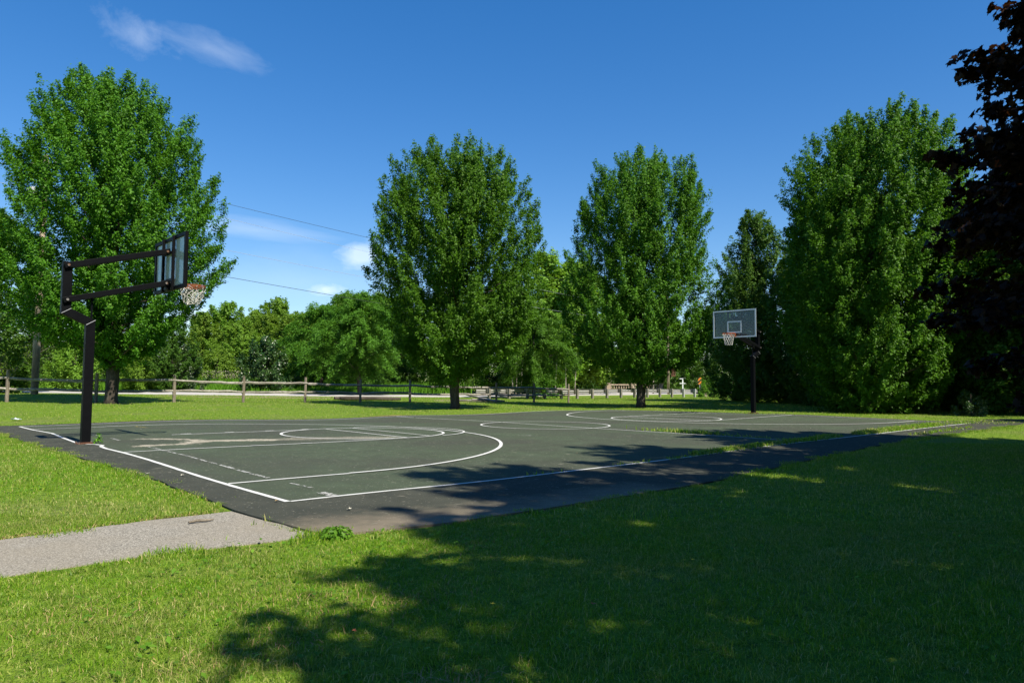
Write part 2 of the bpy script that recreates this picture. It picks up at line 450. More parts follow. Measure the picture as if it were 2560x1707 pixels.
class MB:
    """Collects boxes, bars and tubes; build() links them as ONE mesh object."""
    def __init__(s): s.v = []; s.f = []

    def box(s, c, size, rot=None, taper=1.0):
        x, y, z = (d / 2 for d in size); b = len(s.v)
        for k, (sx, sy, sz) in enumerate(((-1, -1, -1), (1, -1, -1), (1, 1, -1), (-1, 1, -1), (-1, -1, 1), (1, -1, 1), (1, 1, 1), (-1, 1, 1))):
            t = taper if sz > 0 else 1
            p = Vector((sx * x * t, sy * y * t, sz * z))
            if rot is not None: p = rot @ p
            s.v.append(tuple(p + Vector(c)))
        s.f += [tuple(b + i for i in q) for q in ((3, 2, 1, 0), (4, 5, 6, 7), (0, 1, 5, 4), (1, 2, 6, 5), (2, 3, 7, 6), (3, 0, 4, 7))]
        return s

    def bar(s, a, b, w, h, up=(0, 0, 1)):
        a = Vector(a); b = Vector(b); d = (b - a); ln = d.length; d.normalize()
        sd = d.cross(Vector(up)).normalized(); u = sd.cross(d)
        rot = Matrix((d, sd, u)).transposed()
        return s.box((a + b) / 2, (ln, w, h), rot)

    def tube(s, pts, rad, n=8, cap=True, jit=0.0, rng=None):
        pts = [Vector(p) for p in pts]; b = len(s.v); k = len(pts)
        if not hasattr(rad, '__len__'): rad = [rad] * k
        prev = None
        for i, p in enumerate(pts):
            d = (pts[min(i + 1, k - 1)] - pts[max(i - 1, 0)]).normalized()
            ref = prev if prev is not None else (Vector((1, 0, 0)) if abs(d.x) < .8 else Vector((0, 1, 0)))
            u = (ref - d * ref.dot(d)).normalized(); w = d.cross(u); prev = u
            for j in range(n):
                a = 2 * math.pi * j / n
                r = rad[i] * (1 + (rng.uniform(-jit, jit) if rng else 0))
                s.v.append(tuple(p + (u * math.cos(a) + w * math.sin(a)) * r))
        for i in range(k - 1):
            for j in range(n):
                q = (j + 1) % n
                s.f.append((b + i * n + j, b + i * n + q, b + (i + 1) * n + q, b + (i + 1) * n + j))
        if cap:
            s.f.append(tuple(b + j for j in reversed(range(n)))); s.f.append(tuple(b + (k - 1) * n + j for j in range(n)))
        return s

    def ring(s, c, r, t, n=32, m=8):
        b = len(s.v)
        for i in range(n):
            a = 2 * math.pi * i / n
            for j in range(m):
                e = 2 * math.pi * j / m
                s.v.append((c[0] + (r + t * math.cos(e)) * math.cos(a), c[1] + (r + t * math.cos(e)) * math.sin(a), c[2] + t * math.sin(e)))
        for i in range(n):
            for j in range(m):
                i2 = (i + 1) % n; j2 = (j + 1) % m
                s.f.append((b + i * m + j, b + i2 * m + j, b + i2 * m + j2, b + i * m + j2))
        return s

    def prism(s, outline, y0, y1):
        """Outline in the x/z plane, extruded along y."""
        b = len(s.v); n = len(outline)
        for x, z in outline: s.v.append((x, y0, z))
        for x, z in outline: s.v.append((x, y1, z))
        s.f.append(tuple(b + i for i in range(n))); s.f.append(tuple(b + n + i for i in reversed(range(n))))
        for i in range(n):
            j = (i + 1) % n
            s.f.append((b + j, b + i, b + n + i, b + n + j))
        return s

    def mesh(s, name, material, smooth=False):
        me = bpy.data.meshes.new(name); me.from_pydata(s.v, [], s.f); me.validate()
        if smooth: me.polygons.foreach_set('use_smooth', np.ones(len(me.polygons), bool))
        me.materials.append(material); me.update()
        return me

    def build(s, name, material, parent=None, smooth=False, bevel=0.0, loc=None):
        o = link(name, s.mesh(name, material, smooth), parent, loc)
        if bevel:
            md = o.modifiers.new('bevel', 'BEVEL'); md.width = bevel; md.segments = 2; md.limit_method = 'ANGLE'
        return o


def copy_tree(o, parent=None):
    c = o.copy(); C.objects.link(c)
    if parent is not None: c.parent = parent
    for ch in list(o.children): copy_tree(ch, c)
    return c


# ------------------------------------------------------------------ polygons of the setting
near_edge = [(-.46, -1.66), (.35, -1.86), (1.76, -1.89), (2.72, -1.90), (4.03, -1.88), (4.69, -1.89), (6.31, -1.71), (11.43, -1.34),
             (15.19, -1.15), (21.2, -1.21), (24.2, -1.1), (27.5, -1.0)]
far_edge = [(25.3, 14.9), (21.38, 14.85), (14.79, 15.6), (9.42, 15.75), (5.48, 15.75), (2.32, 15.8), (-.34, 15.85), (-.95, 15.85)]
apron = near_edge + [(27.2, .1), (25.2, .35), (23.55, 1.1), (23.45, 3.84), (23.6, 6.9), (23.7, 8.4), (23.4, 12.2)] + [(23.3, 15.0)] + far_edge[1:] + \
        [(-.85, 12.93), (-.75, 7.47), (-.62, 4.11), (-.5, 2.28), (-.52, .58), (-.60, -.09)]
path_poly = [(-.50, -1.60), (-.58, -.09), (-1.3, -.07), (-2.38, -.17), (-4.2, -.2), (-30, -.5), (-30, -2.2), (-4.2, -1.5), (-2.53, -1.40), (-1.6, -1.42)]


def road_band(off):
    return [site(c, d + off * s) for c, d, s in ((-900, 48, 1), (-300, 51, 1), (0, 52.5, 1), (300, 53.5, 1), (600, 55, 1), (900, 57, 1.05), (1150, 62, 1.3),
                                               (1300, 70, 1.7), (1437, 80, 2.2), (1600, 90, 2.6), (1780, 104, 3.2), (2000, 125, 4))]


road_near, road_far = road_band(-4.0), road_band(4.5)
road_poly = road_near + road_far[::-1]


def inside(poly, x, y):
    c = np.zeros(x.shape, bool); n = len(poly)
    for i in range(n):
        (x0, y0), (x1, y1) = poly[i], poly[(i + 1) % n]
        if y0 == y1: continue
        t = (y0 > y) != (y1 > y)
        c ^= t & (x < (x1 - x0) * (y - y0) / (y1 - y0) + x0)
    return c


def resample(poly, step):
    out = []
    for i in range(len(poly)):
        a, b = np.array(poly[i]), np.array(poly[(i + 1) % len(poly)])
        n = max(1, int(np.linalg.norm(b - a) / step))
        for k in range(n): out.append(tuple(a + (b - a) * k / n))
    return out


# ------------------------------------------------------------------ ground, court, path, road
def axis(lo, hi, step, far):
    a = list(np.arange(lo, hi + .01, step)); s = step
    x = hi
    while x < far: s *= 1.35; x += s; a.append(x)
    x = lo; s = step
    while x > -far: s *= 1.35; x -= s; a.insert(0, x)
    return np.array(a)


ax_, ay_ = axis(-14, 64, .6, 700), axis(-16, 66, .6, 700)
GX, GY = np.meshgrid(ax_, ay_)
inap = inside(apron, GX, GY)
GZ = H(GX, GY) - .02
nx, ny = len(ax_), len(ay_)
idx = np.arange(nx * ny).reshape(ny, nx)
fq = np.stack([idx[:-1, :-1], idx[:-1, 1:], idx[1:, 1:], idx[1:, :-1]], -1).reshape(-1, 4)
g = link('ground', np_mesh('ground', np.stack([GX, GY, GZ], -1), fq, np.full(len(fq), 4), M['ground'], True))
tag(g, 'mown green lawn with dry patches round the court', kind='structure')


def sheet(name, poly, dz, material, step, edge=.4, label=None, skirt=.06, jag=0.0):
    """A thin slab following the terrain inside a ground polygon: filled grid plus its exact outline."""
    import bmesh
    bm = bmesh.new()
    pts = resample(poly, edge)
    if jag:
        rg = np.random.RandomState(3)
        pts = [(a + rg.uniform(-jag, jag), b + rg.uniform(-jag, jag)) for a, b in pts]
    vs = [bm.verts.new((a, b, 0)) for a, b in pts]
    bm.faces.new(vs)
    xs = [p_[0] for p_ in pts]; ys = [p_[1] for p_ in pts]
    x = math.floor(min(xs)) + step
    while x < max(xs):
        gm = bm.verts[:] + bm.edges[:] + bm.faces[:]
        bmesh.ops.bisect_plane(bm, geom=gm, plane_co=(x + 1e-3, 0, 0), plane_no=(1, 0, 0)); x += step
    y = math.floor(min(ys)) + step
    while y < max(ys):
        gm = bm.verts[:] + bm.edges[:] + bm.faces[:]
        bmesh.ops.bisect_plane(bm, geom=gm, plane_co=(0, y + 1e-3, 0), plane_no=(0, 1, 0)); y += step
    bmesh.ops.recalc_face_normals(bm, faces=bm.faces[:])
    if sum(f_.normal.z for f_ in bm.faces) < 0: bmesh.ops.reverse_faces(bm, faces=bm.faces[:])
    co = np.array([v.co[:] for v in bm.verts]); z = H(co[:, 0], co[:, 1]) + dz
    for v, zz in zip(bm.verts, z): v.co.z = zz
    be = [e for e in bm.edges if e.is_boundary]
    r = bmesh.ops.extrude_edge_only(bm, edges=be)
    for v in r['geom']:
        if isinstance(v, bmesh.types.BMVert): v.co.z -= skirt
    me = bpy.data.meshes.new(name); bm.to_mesh(me); bm.free(); me.materials.append(material)
    o = link(name, me); tag(o, label, kind='structure')
    return o


sheet('court_surface', apron, 0.0, M['court'], .8, .35, 'dark green asphalt basketball court', .08, .03)
sheet('path', path_poly, -.012, M['path'], .7, .3, 'grey gravelly asphalt footpath', .06, .02)
sheet('road', road_poly, .01, M['road'], 3.0, 2.5, 'pale concrete road beyond the fence', .08)
# worn verge: bare soil between lawn and road
dv = [site(c, d) for c, d in ((380, 46.5), (480, 44.0), (620, 45), (760, 46.2), (900, 48), (900, 50.5), (600, 49.2), (380, 48.2))]
sheet('bare_verge', dv, -.02, M['dirt'], 1.5, 1.0, 'patch of dry bare soil by the road edge', .05, .25)
dv2 = [site(c, d) for c, d in ((1090, 45), (1165, 41.5), (1235, 42.5), (1250, 47), (1160, 52), (1085, 50))]
sheet('bare_verge', dv2, -.02, M['dirt'], 1.2, .8, 'sandy worn ground by the broken rails', .05, .2)


# ------------------------------------------------------------------ court lines
class Lines:
    def __init__(s): s.v = []; s.f = []

    def strip(s, pts, w, dz=.004, closed=False, rag=0.0, seed=1):
        rg = random.Random(seed)
        pts = np.array(pts, float); n = len(pts); b = len(s.v)
        for i in range(n):
            a = pts[(i - 1) % n] if (closed or i > 0) else pts[i]; c = pts[(i + 1) % n] if (closed or i < n - 1) else pts[i]
            d = c - a; d /= np.linalg.norm(d); nn = np.array([-d[1], d[0]])
            for sgn in (-1, 1):
                q = pts[i] + nn * sgn * (w / 2) * (1 + rg.uniform(-rag, rag))
                s.v.append((q[0], q[1], h1(q[0], q[1]) + dz))
        for i in range(n if closed else n - 1):
            j = (i + 1) % n
            s.f.append((b + 2 * i, b + 2 * i + 1, b + 2 * j + 1, b + 2 * j))
        return s

    def seg(s, a, b, w, dz=.004, rag=.08, seed=1):
        a = np.array(a, float); b = np.array(b, float); n = max(2, int(np.linalg.norm(b - a) / .22) + 1)
        return s.strip([a + (b - a) * k / (n - 1) for k in range(n)], w, dz, False, rag, seed)

    def arc(s, c, r, a0, a1, w, dz=.004):
        n = max(8, int(abs(a1 - a0) * r / .1))
        full = abs(a1 - a0) > 6.28
        k = n if full else n + 1
        return s.strip([(c[0] + r * math.cos(a0 + (a1 - a0) * i / n), c[1] + r * math.sin(a0 + (a1 - a0) * i / n)) for i in range(k)], w, dz, full, .04)

    def done(s, name, material, label):
        me = bpy.data.meshes.new(name); me.from_pydata(s.v, [], s.f); me.materials.append(material)
        o = link(name, me); tag(o, label, kind='structure'); return o


YM = 7.72                                              # middle of the key
ln = Lines()
lw = .055
PI = math.pi
base_near = [(0, 0), (0, 2), (0, 4), (.0, 5.8), (-.02, 6.8), (.02, 7.3), (.11, 7.55), (.06, 7.85), (-.05, 8.02)]


def smooth_path(p, st=.2):
    out = []
    for a, b in zip(p[:-1], p[1:]):
        a = np.array(a); b = np.array(b); n = max(1, int(np.linalg.norm(b - a) / st))
        out += [a + (b - a) * k / n for k in range(n)]
    return out + [np.array(p[-1])]


ln.strip(smooth_path(base_near), .06, .004, False, .1, 2)
ln.strip(smooth_path([(-.12, 8.45), (-.05, 10), (.06, 11.6), (.03, 12.4), (.0, 13.3), (0, W)]), .055, .004, False, .1, 3)
ln.seg((.03, 0), (L, 0), lw, .004, .1, 4); ln.seg((.03, W), (L, W), lw, .004, .1, 5)
ln.seg((L, .03), (L, W - .03), .05, .004, .1, 6)
ln.seg((L / 2, .03), (L / 2, 14.0), .05, .005, .1, 7); ln.seg((L / 2, 14.1), (L / 2, W - .03), .05, .005, .1, 8)
ln.arc((L / 2, W / 2), 1.83, 0, 2 * PI, .055, .008)
D = 5.54
for side in (0, 1):
    fx = (lambda x: x) if side == 0 else (lambda x: L - x)
    ym = YM if side == 0 else W / 2
    ln.seg((fx(.03), ym - 1.83), (fx(D + .2), ym - 1.83), lw, .006, .12, 9)
    ln.seg((fx(1.9 if side == 0 else .03), ym + 1.83), (fx(D + .2), ym + 1.83), lw, .006, .12, 10)
    ln.seg((fx(D), ym - 1.80), (fx(D), ym + 1.80), .05, .0045, .1, 11)
    ln.arc((fx(D), ym), 1.83, 0, 2 * PI, .06, .010)
    for k, dx in enumerate((2.1, 3.05, 4.0, 4.9)):
        for sg in (-1, 1):
            ln.seg((fx(dx), ym + sg * 1.87), (fx(dx + .22), ym + sg * 1.89), .06, .012, .1, 12 + k)
    hoopx = 1.62
    for sg in (-1, 1):
        ln.seg((fx(.03), W / 2 + sg * 6.02), (fx(hoopx), W / 2 + sg * 6.02), lw, .007, .1, 20)
    a0, a1 = (-PI / 2, PI / 2) if side == 0 else (PI / 2, 3 * PI / 2)
    ln.arc((fx(hoopx), W / 2), 6.02, a0, a1, .065, .012)
ln.done('court_lines', M['line'], 'white painted basketball court lines')
lo = Lines()
lo.seg((D + .62, YM - 1.7), (D + .62, YM + 1.7), .04, .016, .1, 30)
lo.arc((D + .62, YM), 1.83, -PI / 2 + .15, PI / 2 - .1, .045, .018)
lo.seg((L - D - .6, W / 2 - 1.7), (L - D - .6, W / 2 + 1.7), .04, .016, .1, 31)
ln2 = lo.done('court_lines', M['line'], 'second narrower foul line and half circle on the court')
lo = Lines()
lo.seg((.61, 6.65), (.60, 1.8), .06, .006, .35, 32); lo.seg((.54, .34), (.54, .02), .11, .006, .2, 33)
lo.seg((.65, 9.27), (.63, 8.55), .05, .006, .3, 34); lo.seg((.59, 10.55), (.65, 10.07), .05, .006, .3, 35)
lo.seg((7.88, 5.01), (8.12, 4.83), .06, .006, .3, 36); lo.seg((.61, 1.2), (.62, .7), .04, .006, .4, 37)
lo.done('court_lines', M['oldline'], 'faded remains of an older baseline')
lo = Lines(); lo.seg((2.19, 13.3), (2.25, 12.45), .05, .006, .3, 38)
lo.done('court_lines', M['yellow'], 'short worn yellow paint mark')

# ------------------------------------------------------------------ basketball hoops


def square_path(pts, w):
    """A mitred square tube: points are (x, z) of the centre line; the tube lies in the x/z plane."""
    n = len(pts); left = []; right = []
    P = [Vector((a, b)) for a, b in pts]
    for i in range(n):
        d0 = (P[i] - P[i - 1]).normalized() if i > 0 else (P[1] - P[0]).normalized()
        d1 = (P[i + 1] - P[i]).normalized() if i < n - 1 else d0
        n0 = Vector((-d0.y, d0.x)); n1 = Vector((-d1.y, d1.x))
        m = (n0 + n1).normalized(); k = (w / 2) / max(.3, m.dot(n0))
        left.append(P[i] + m * k); right.append(P[i] - m * k)
    return left, right


def make_hoop(loc, flip, label, fresh, net_bunch):
    root = empty('basketball_hoop', loc, PI if flip else 0, label=label, cat='basketball hoop', group='basketball hoops at the two ends of the court')
    zp = 0.0
    pw = .15
    # gooseneck post: up, back over the baseline, up again
    lf, rt = square_path([(0, .02), (0, 2.24), (-.40, 2.43), (-.40, 3.33)], pw)
    mb = MB()
    for i in range(3):
        b = len(mb.v)
        for q in (lf[i], rt[i], rt[i + 1], lf[i + 1]):
            mb.v.append((q.x, -pw / 2, q.y))
        for q in (lf[i], rt[i], rt[i + 1], lf[i + 1]):
            mb.v.append((q.x, pw / 2, q.y))
        mb.f += [(b, b + 1, b + 2, b + 3), (b + 7, b + 6, b + 5, b + 4), (b, b + 3, b + 7, b + 4), (b + 1, b + 5, b + 6, b + 2)]
        if i == 0: mb.f.append((b, b + 4, b + 5, b + 1))
        if i == 2: mb.f.append((b + 3, b + 2, b + 6, b + 7))
    mb.build('post', M['black'], root, bevel=.006)
    for i in (1, 2):
        for s in (-1, 1):
            a, c = lf[i], rt[i]
            MB().tube([(a.x, s * (pw / 2 + .001), a.y), (c.x, s * (pw / 2 + .001), c.y)], .006, 6).build('weld_seam', M['grey'], root)
    bp = MB().box((0, 0, .0), (.30, .30, .05)).box((0, 0, .035), (.19, .19, .02))
    bo = bp.build('base_plate', M['rust'], root, bevel=.006)
    for sx in (-1, 1):
        for sy in (-1, 1):
            MB().tube([(sx * .12, sy * .12, .02), (sx * .12, sy * .12, .055)], .016, 6).build('anchor_bolt', M['bolt'], bo)
    bx = 1.30                                            # back face of the backboard frame
    # two pairs of parallel arms
    for z0, z1, nm in ((3.26, 3.74, 'upper_arm'), (2.63, 3.11, 'lower_arm')):
        for s in (-1, 1):
            y = s * (pw / 2 + .028)
            arm = MB().bar((-.46, y, z0 - .015), (bx + .03, y, z1),   .05, .10).build(nm, M['black'], root, bevel=.005)
            for px, pz in ((-.40, z0), (bx - .03, z1 - .02)):
                MB().tube([(px, s * (pw / 2 + .05), pz), (px, s * (pw / 2 + .075), pz)], .024, 6).build('bolt', M['bolt'], arm)
    MB().tube([(.02, 0, 2.25), (.02, 0, 2.74)], .018, 8).build('adjusting_rod', M['black'], root)
    # backboard, 1.83 x 1.07 m
    bb = MB(); z0, z1, hw = 2.955, 4.025, .915
    glass = MB().box((bx + .075, 0, (z0 + z1) / 2), (.012, 2 * hw - .05, z1 - z0 - .05)).build('backboard', M['glass' if fresh else 'glass_old'], root)
    t = .07
    fr = MB()
    fx = bx + .066
    fr.box((fx, 0, z0 + t / 2), (.05, 2 * hw, t)).box((fx, 0, z1 - t / 2), (.05, 2 * hw, t))
    fr.box((fx, -hw + t / 2, (z0 + z1) / 2), (.05, t, z1 - z0 - 2 * t)).box((fx, hw - t / 2, (z0 + z1) / 2), (.05, t, z1 - z0 - 2 * t))
    fr.build('back_frame', M['black'], glass, bevel=.003)
    ff = MB(); fx2 = bx + .098
    t2 = .055
    ff.box((fx2, 0, z0 + t2 / 2), (.010, 2 * hw, t2)).box((fx2, 0, z1 - t2 / 2), (.010, 2 * hw, t2))
    ff.box((fx2, -hw + t2 / 2, (z0 + z1) / 2), (.010, t2, z1 - z0 - 2 * t2)).box((fx2, hw - t2 / 2, (z0 + z1) / 2), (.010, t2, z1 - z0 - 2 * t2))
    ff.build('front_border', M['frame' if fresh else 'black'], glass)
    st = MB()
    for s in (-1, 1):
        st.box((bx + .025, s * .30, (z0 + z1) / 2), (.05, .05, z1 - z0 - .01))
    st.box((bx + .028, 0, 3.70), (.045, .55, .045)).box((bx + .028, 0, 3.16), (.045, .55, .05))
    st.build('support_bars', M['black'], glass, bevel=.003)
    tq = MB(); tx = bx + .084; zb = 3.14; tw, th, tt = .305, .46, .05
    tq.box((tx, 0, zb + tt / 2), (.004, 2 * tw, tt)).box((tx, 0, zb + th - tt / 2), (.004, 2 * tw, tt))
    tq.box((tx, -tw + tt / 2, zb + th / 2), (.004, tt, th - 2 * tt)).box((tx, tw - tt / 2, zb + th / 2), (.004, tt, th - 2 * tt))
    tq.build('target_square', M['frame'], glass)
    MB().box((bx + .035, 0, 3.04), (.10, .17, .14)).build('rim_bracket', M['black'], root, bevel=.004)
    # double rim
    rz = 3.10; rx = bx + .13 + .15 + .23
    rim = MB().ring((rx, 0, rz), .238, .010, 36, 8).ring((rx, 0, rz - .028), .238, .009, 36, 8)
    rim.box((bx + .115, 0, rz - .05), (.02, .15, .13))
    for s in (-1, 1):
        rim.bar((bx + .12, s * .065, rz - .012), (rx - .20, s * .125, rz - .012), .016, .036)
        rim.bar((bx + .12, s * .05, rz - .11), (rx - .205, s * .10, rz - .03), .012, .03)
    ro = rim.build('rim', M['rim'], root, smooth=False)
    net = MB(); nh = 12; rg = random.Random(5 if flip else 6)
    for dirn in (-1, 1):
        for i in range(nh):
            pts = []
            for k in range(9):
                t_ = k / 8
                r = .235 - .10 * t_ ** .7 + (.035 * math.sin(t_ * 9 + i) * net_bunch)
                a = 2 * PI * i / nh + dirn * t_ * (1.25 if not net_bunch else 1.7 + rg.uniform(-.3, .3))
                zz = rz - .02 - (.43 if not net_bunch else .36 + rg.uniform(-.05, .03)) * t_ + net_bunch * rg.uniform(-.012, .012)
                pts.append((rx + r * math.cos(a), r * math.sin(a), zz))
            net.tube(pts, .0055, 5)
    net.build('net', M['net'], ro)
    return root


make_hoop((-.03, 8.20, h1(-.03, 8.2) - .02), False, 'basketball hoop at the left end, seen from behind its cloudy backboard', False, 1)
h2 = make_hoop((23.20, 7.60, h1(23.2, 7.6) + .01), True, 'basketball hoop at the far right end, facing with clear white framed backboard', True, 0)

# ------------------------------------------------------------------ foliage


def unit(a):
    return a / np.maximum(np.linalg.norm(a, axis=-1, keepdims=True), 1e-9)


def leaf_cards(pos, nrm, axis_, size, rs, width=.62, fold=.18):
    """One folded kite per leaf: two triangles meeting at the midrib."""
    n = len(pos)
    a = unit(axis_ - nrm * (axis_ * nrm).sum(1, keepdims=True))
    b = np.cross(nrm, a)
    s = size[:, None]
    base = pos - a * s * .5; tip = pos + a * s * .5
    mid = pos - a * s * .05 + nrm * s * fold * .6
    l = mid + b * s * width * .5; r = mid - b * s * width * .5
    V = np.stack([base, l, tip, r], 1).reshape(-1, 3)
    i = np.arange(n)[:, None] * 4
    Fc = np.concatenate([i + np.array([[0, 2, 1]]), i + np.array([[0, 3, 2]])], 1).reshape(-1)
    return V, Fc, np.full(2 * n, 3)


MAPLE = np.array([(0, -.5), (.16, -.40), (.44, -.42), (.36, -.22), (.56, .02), (.36, .0), (.30, .16), (.16, .10), (0, .5), (-.16, .10), (-.30, .16),
                  (-.36, .0), (-.56, .02), (-.36, -.22), (-.44, -.42), (-.16, -.40)])


def leaf_lobed(pos, nrm, axis_, size, rs):
    n = len(pos); k = len(MAPLE)
    a = unit(axis_ - nrm * (axis_ * nrm).sum(1, keepdims=True)); b = np.cross(nrm, a)
    pr = MAPLE[None]; s = size[:, None, None]
    V = pos[:, None] + s * (pr[..., 0:1] * b[:, None] + pr[..., 1:2] * a[:, None] - (pr[..., 0:1] ** 2) * .5 * nrm[:, None])
    cen = pos[:, None] - a[:, None] * s * .15
    V = np.concatenate([cen, V], 1).reshape(-1, 3)
    q = np.stack([np.zeros(k, int), 1 + np.arange(k), 1 + (np.arange(k) + 1) % k], 1).reshape(-1)
    Fc = (np.arange(n)[:, None] * (k + 1) + q[None]).reshape(-1)
    return V, Fc, np.full(n * k, 3)


def make_crown(name, seed, height, prof, shoots, per, leaf, material, ax=(1, 0), lobed=False, shoot_len=(.5, .95), spread=.15, up=1.25,
               droop=0.0, width=.62, inner=.32, lump=.16, tip=.6, fan=9, spray=(1.3, 2.2), fanw=.62, topw=.38):
    """prof: (fraction of height, left reach, right reach); reaches are measured along ax.
    Boughs end on that envelope; each bough carries a fan of shoots, each shoot its leaves. Returns a mesh and the bough starts."""
    rs = np.random.RandomState(seed)
    ns = max(6, shoots // fan)
    pr = np.array(prof); T, Lr, Rr = pr[:, 0], pr[:, 1], pr[:, 2]
    tt = np.linspace(T[0], T[-1], 200); gir = np.interp(tt, T, (Lr + Rr) / 2)
    cdf = np.cumsum(gir + topw * gir.max() * (1 + .8 * np.linspace(0, 1, 200) ** 3)); cdf /= cdf[-1]
    t = np.interp((np.arange(ns) + rs.rand(ns)) / ns, cdf, tt)
    az = (np.arange(ns) * 2.39996 + rs.randn(ns) * .35)
    l = np.interp(t, T, Lr); r = np.interp(t, T, Rr)
    cen = (r - l) / 2; rad = (r + l) / 2
    ph = rs.rand(6) * 6.28
    lob = 1 + lump * (np.sin(3 * az + 15 * t + ph[0]) * .4 + np.sin(5 * az - 9 * t + ph[1]) * .35 + np.sin(2 * az + 14 * t + ph[2]) * .35)
    s = np.where(rs.rand(ns) < inner, rs.uniform(.2, .7, ns), rs.uniform(.80, 1.0, ns) + .11 * (rs.rand(ns) > .72))
    ex, ey = ax
    ca, sa = np.cos(az), np.sin(az)
    x_ = cen + ca * rad * s * np.minimum(lob, 1.07); y_ = sa * rad * s * lob
    P0 = np.stack([ex * x_ - ey * y_, ey * x_ + ex * y_, t * height], 1)
    outw = np.stack([ex * ca - ey * sa, ey * ca + ex * sa, np.zeros(ns)], 1)
    tn = (t - T[0]) / (T[-1] - T[0])
    upw = np.clip(up * (.40 + 1.1 * tn), .05, 3) - droop * (1 - tn)
    d0 = unit(outw * (.95 - .5 * tn)[:, None] + np.array([0, 0, 1]) * upw[:, None] + rs.randn(ns, 3) * .12)
    L0 = np.minimum(rs.uniform(*spray, ns), .75 * rad + .5)
    B0 = P0 - d0 * L0[:, None]
    # shoots fanned along each bough
    m = fan; N = ns * m
    g = np.concatenate([np.ones((ns, 1)), rs.uniform(.18, .95, (ns, m - 1))], 1)
    perp = rs.randn(ns, m, 3); perp -= d0[:, None] * (perp * d0[:, None]).sum(-1, keepdims=True); perp = unit(perp); perp[:, 0] *= .05
    lat = (1.12 - g) * fanw
    P = B0[:, None] + d0[:, None] * (L0[:, None] * g)[..., None] + perp * lat[..., None]
    d = unit(d0[:, None] + perp * .75 + np.array([0, 0, .22 - .3 * droop]))
    ln_ = rs.uniform(*shoot_len, (ns, m)) * (1.15 - .3 * g)
    B = P - d * ln_[..., None]
    P = P.reshape(N, 3); B = B.reshape(N, 3); ow = np.repeat(outw, m, 0)
    f = rs.rand(N, per) ** .85
    q = B[:, None] + (P - B)[:, None] * f[..., None]
    sp = spread * (1 - tip * f)
    off = rs.randn(N, per, 3) * (sp * .7)[..., None]
    q = q + off
    q[..., 2] -= droop * .3 * f ** 2
    nrm = unit(np.array([0, 0, .7]) + ow[:, None] * .45 + off * 2.2 + rs.randn(N, per, 3) * .5)
    axs = ow[:, None] * .7 + np.array([0, 0, -.35]) + rs.randn(N, per, 3) * .7
    n = N * per
    q = q.reshape(n, 3); nrm = nrm.reshape(n, 3); axs = axs.reshape(n, 3)
    keep = q[:, 2] > .05
    q, nrm, axs = q[keep], nrm[keep], axs[keep]
    sz = leaf * rs.uniform(.6, 1.3, len(q))
    if lobed: V, Fc, S = leaf_lobed(q, nrm, axs, sz, rs)
    else: V, Fc, S = leaf_cards(q, nrm, axs, sz, rs, width)
    return np_mesh(name, V, Fc, S, material), B0 + d0 * (L0 * .35)[:, None], P0


def make_trunk(name, seed, height, r0, B, ax_lean=(0, 0), limbs=42, material=None, top=.82, fork=.18, flare=1.35, clear=0.12):
    rs = random.Random(seed)
    mb = MB(); n = 12
    pts = []; rad = []
    wob = [(rs.uniform(-1, 1), rs.uniform(-1, 1)) for _ in range(n)]
    for i in range(n):
        t = i / (n - 1) * top
        k = min(1, i / 4)
        pts.append((ax_lean[0] * t + wob[i][0] * .010 * height * k, ax_lean[1] * t + wob[i][1] * .010 * height * k, t * height))
        rad.append(r0 * (1 - t / top) ** .8 * .98 + .025)
    pts.insert(1, (pts[0][0], pts[0][1], .25)); rad.insert(1, r0 * 1.02); rad[0] = r0 * flare
    pts[0] = (pts[0][0], pts[0][1], -.15)
    mb.tube(pts, rad, 10, True, .06, rs)
    pv = [Vector(p) for p in pts]
    idx_ = list(range(len(B))); rs.shuffle(idx_)
    for j in idx_[:limbs]:
        e = Vector(B[j])
        hz = max(clear * height, min(e.z - .25 * math.hypot(e.x, e.y) - rs.uniform(.2, 1.2), top * height * .95))
        # start on the trunk
        a = pv[-1]
        for u, v in zip(pv[:-1], pv[1:]):
            if u.z <= hz <= v.z:
                a = u.lerp(v, (hz - u.z) / max(1e-6, v.z - u.z)); break
        if e.z < a.z - .8: e.z = a.z - .3
        mid = a.lerp(e, .5) + Vector((0, 0, -.08 * (e - a).length)) + Vector((rs.uniform(-.15, .15), rs.uniform(-.15, .15), 0))
        rr = max(.014, r0 * .22 * (1 - hz / height))
        mb.tube([a, a.lerp(mid, .5), mid, mid.lerp(e, .5), e], [rr, rr * .8, rr * .62, rr * .42, rr * .22], 6, False, .05, rs)
    return mb.mesh(name, material or M['bark'], True)


AX = (float(RT[0]), float(RT[1]))


def tree(name, label, cat, loc, crown_me, trunk_me, group=None, rz=0.0, sc=1.0):
    o = empty(name, loc, rz, label=label, cat=cat, group=group)
    if sc != 1.0: o.scale = (sc, sc, sc) if not hasattr(sc, '__len__') else sc
    if trunk_me is not None: link('trunk', trunk_me, o)
    link('crown', crown_me, o)
    return o


def hero(name, label, col, depth, height, prof, seed, r0, shoots=760, per=62, leaf=.125, material='maple', group='maples standing round the court', **kw):
    x, y = site(col, depth)
    tk = {k: kw.pop(k) for k in ('limbs', 'top', 'clear', 'flare') if k in kw}
    cm, B, P = make_crown('crown', seed, height, prof, shoots, per, leaf, M[material], AX, **kw)
    tm = make_trunk('trunk', seed, height, r0, B, limbs=tk.pop('limbs', 60), **tk)
    return tree(name, label, 'tree', (x, y, h1(x, y) - .03), cm, tm, group)


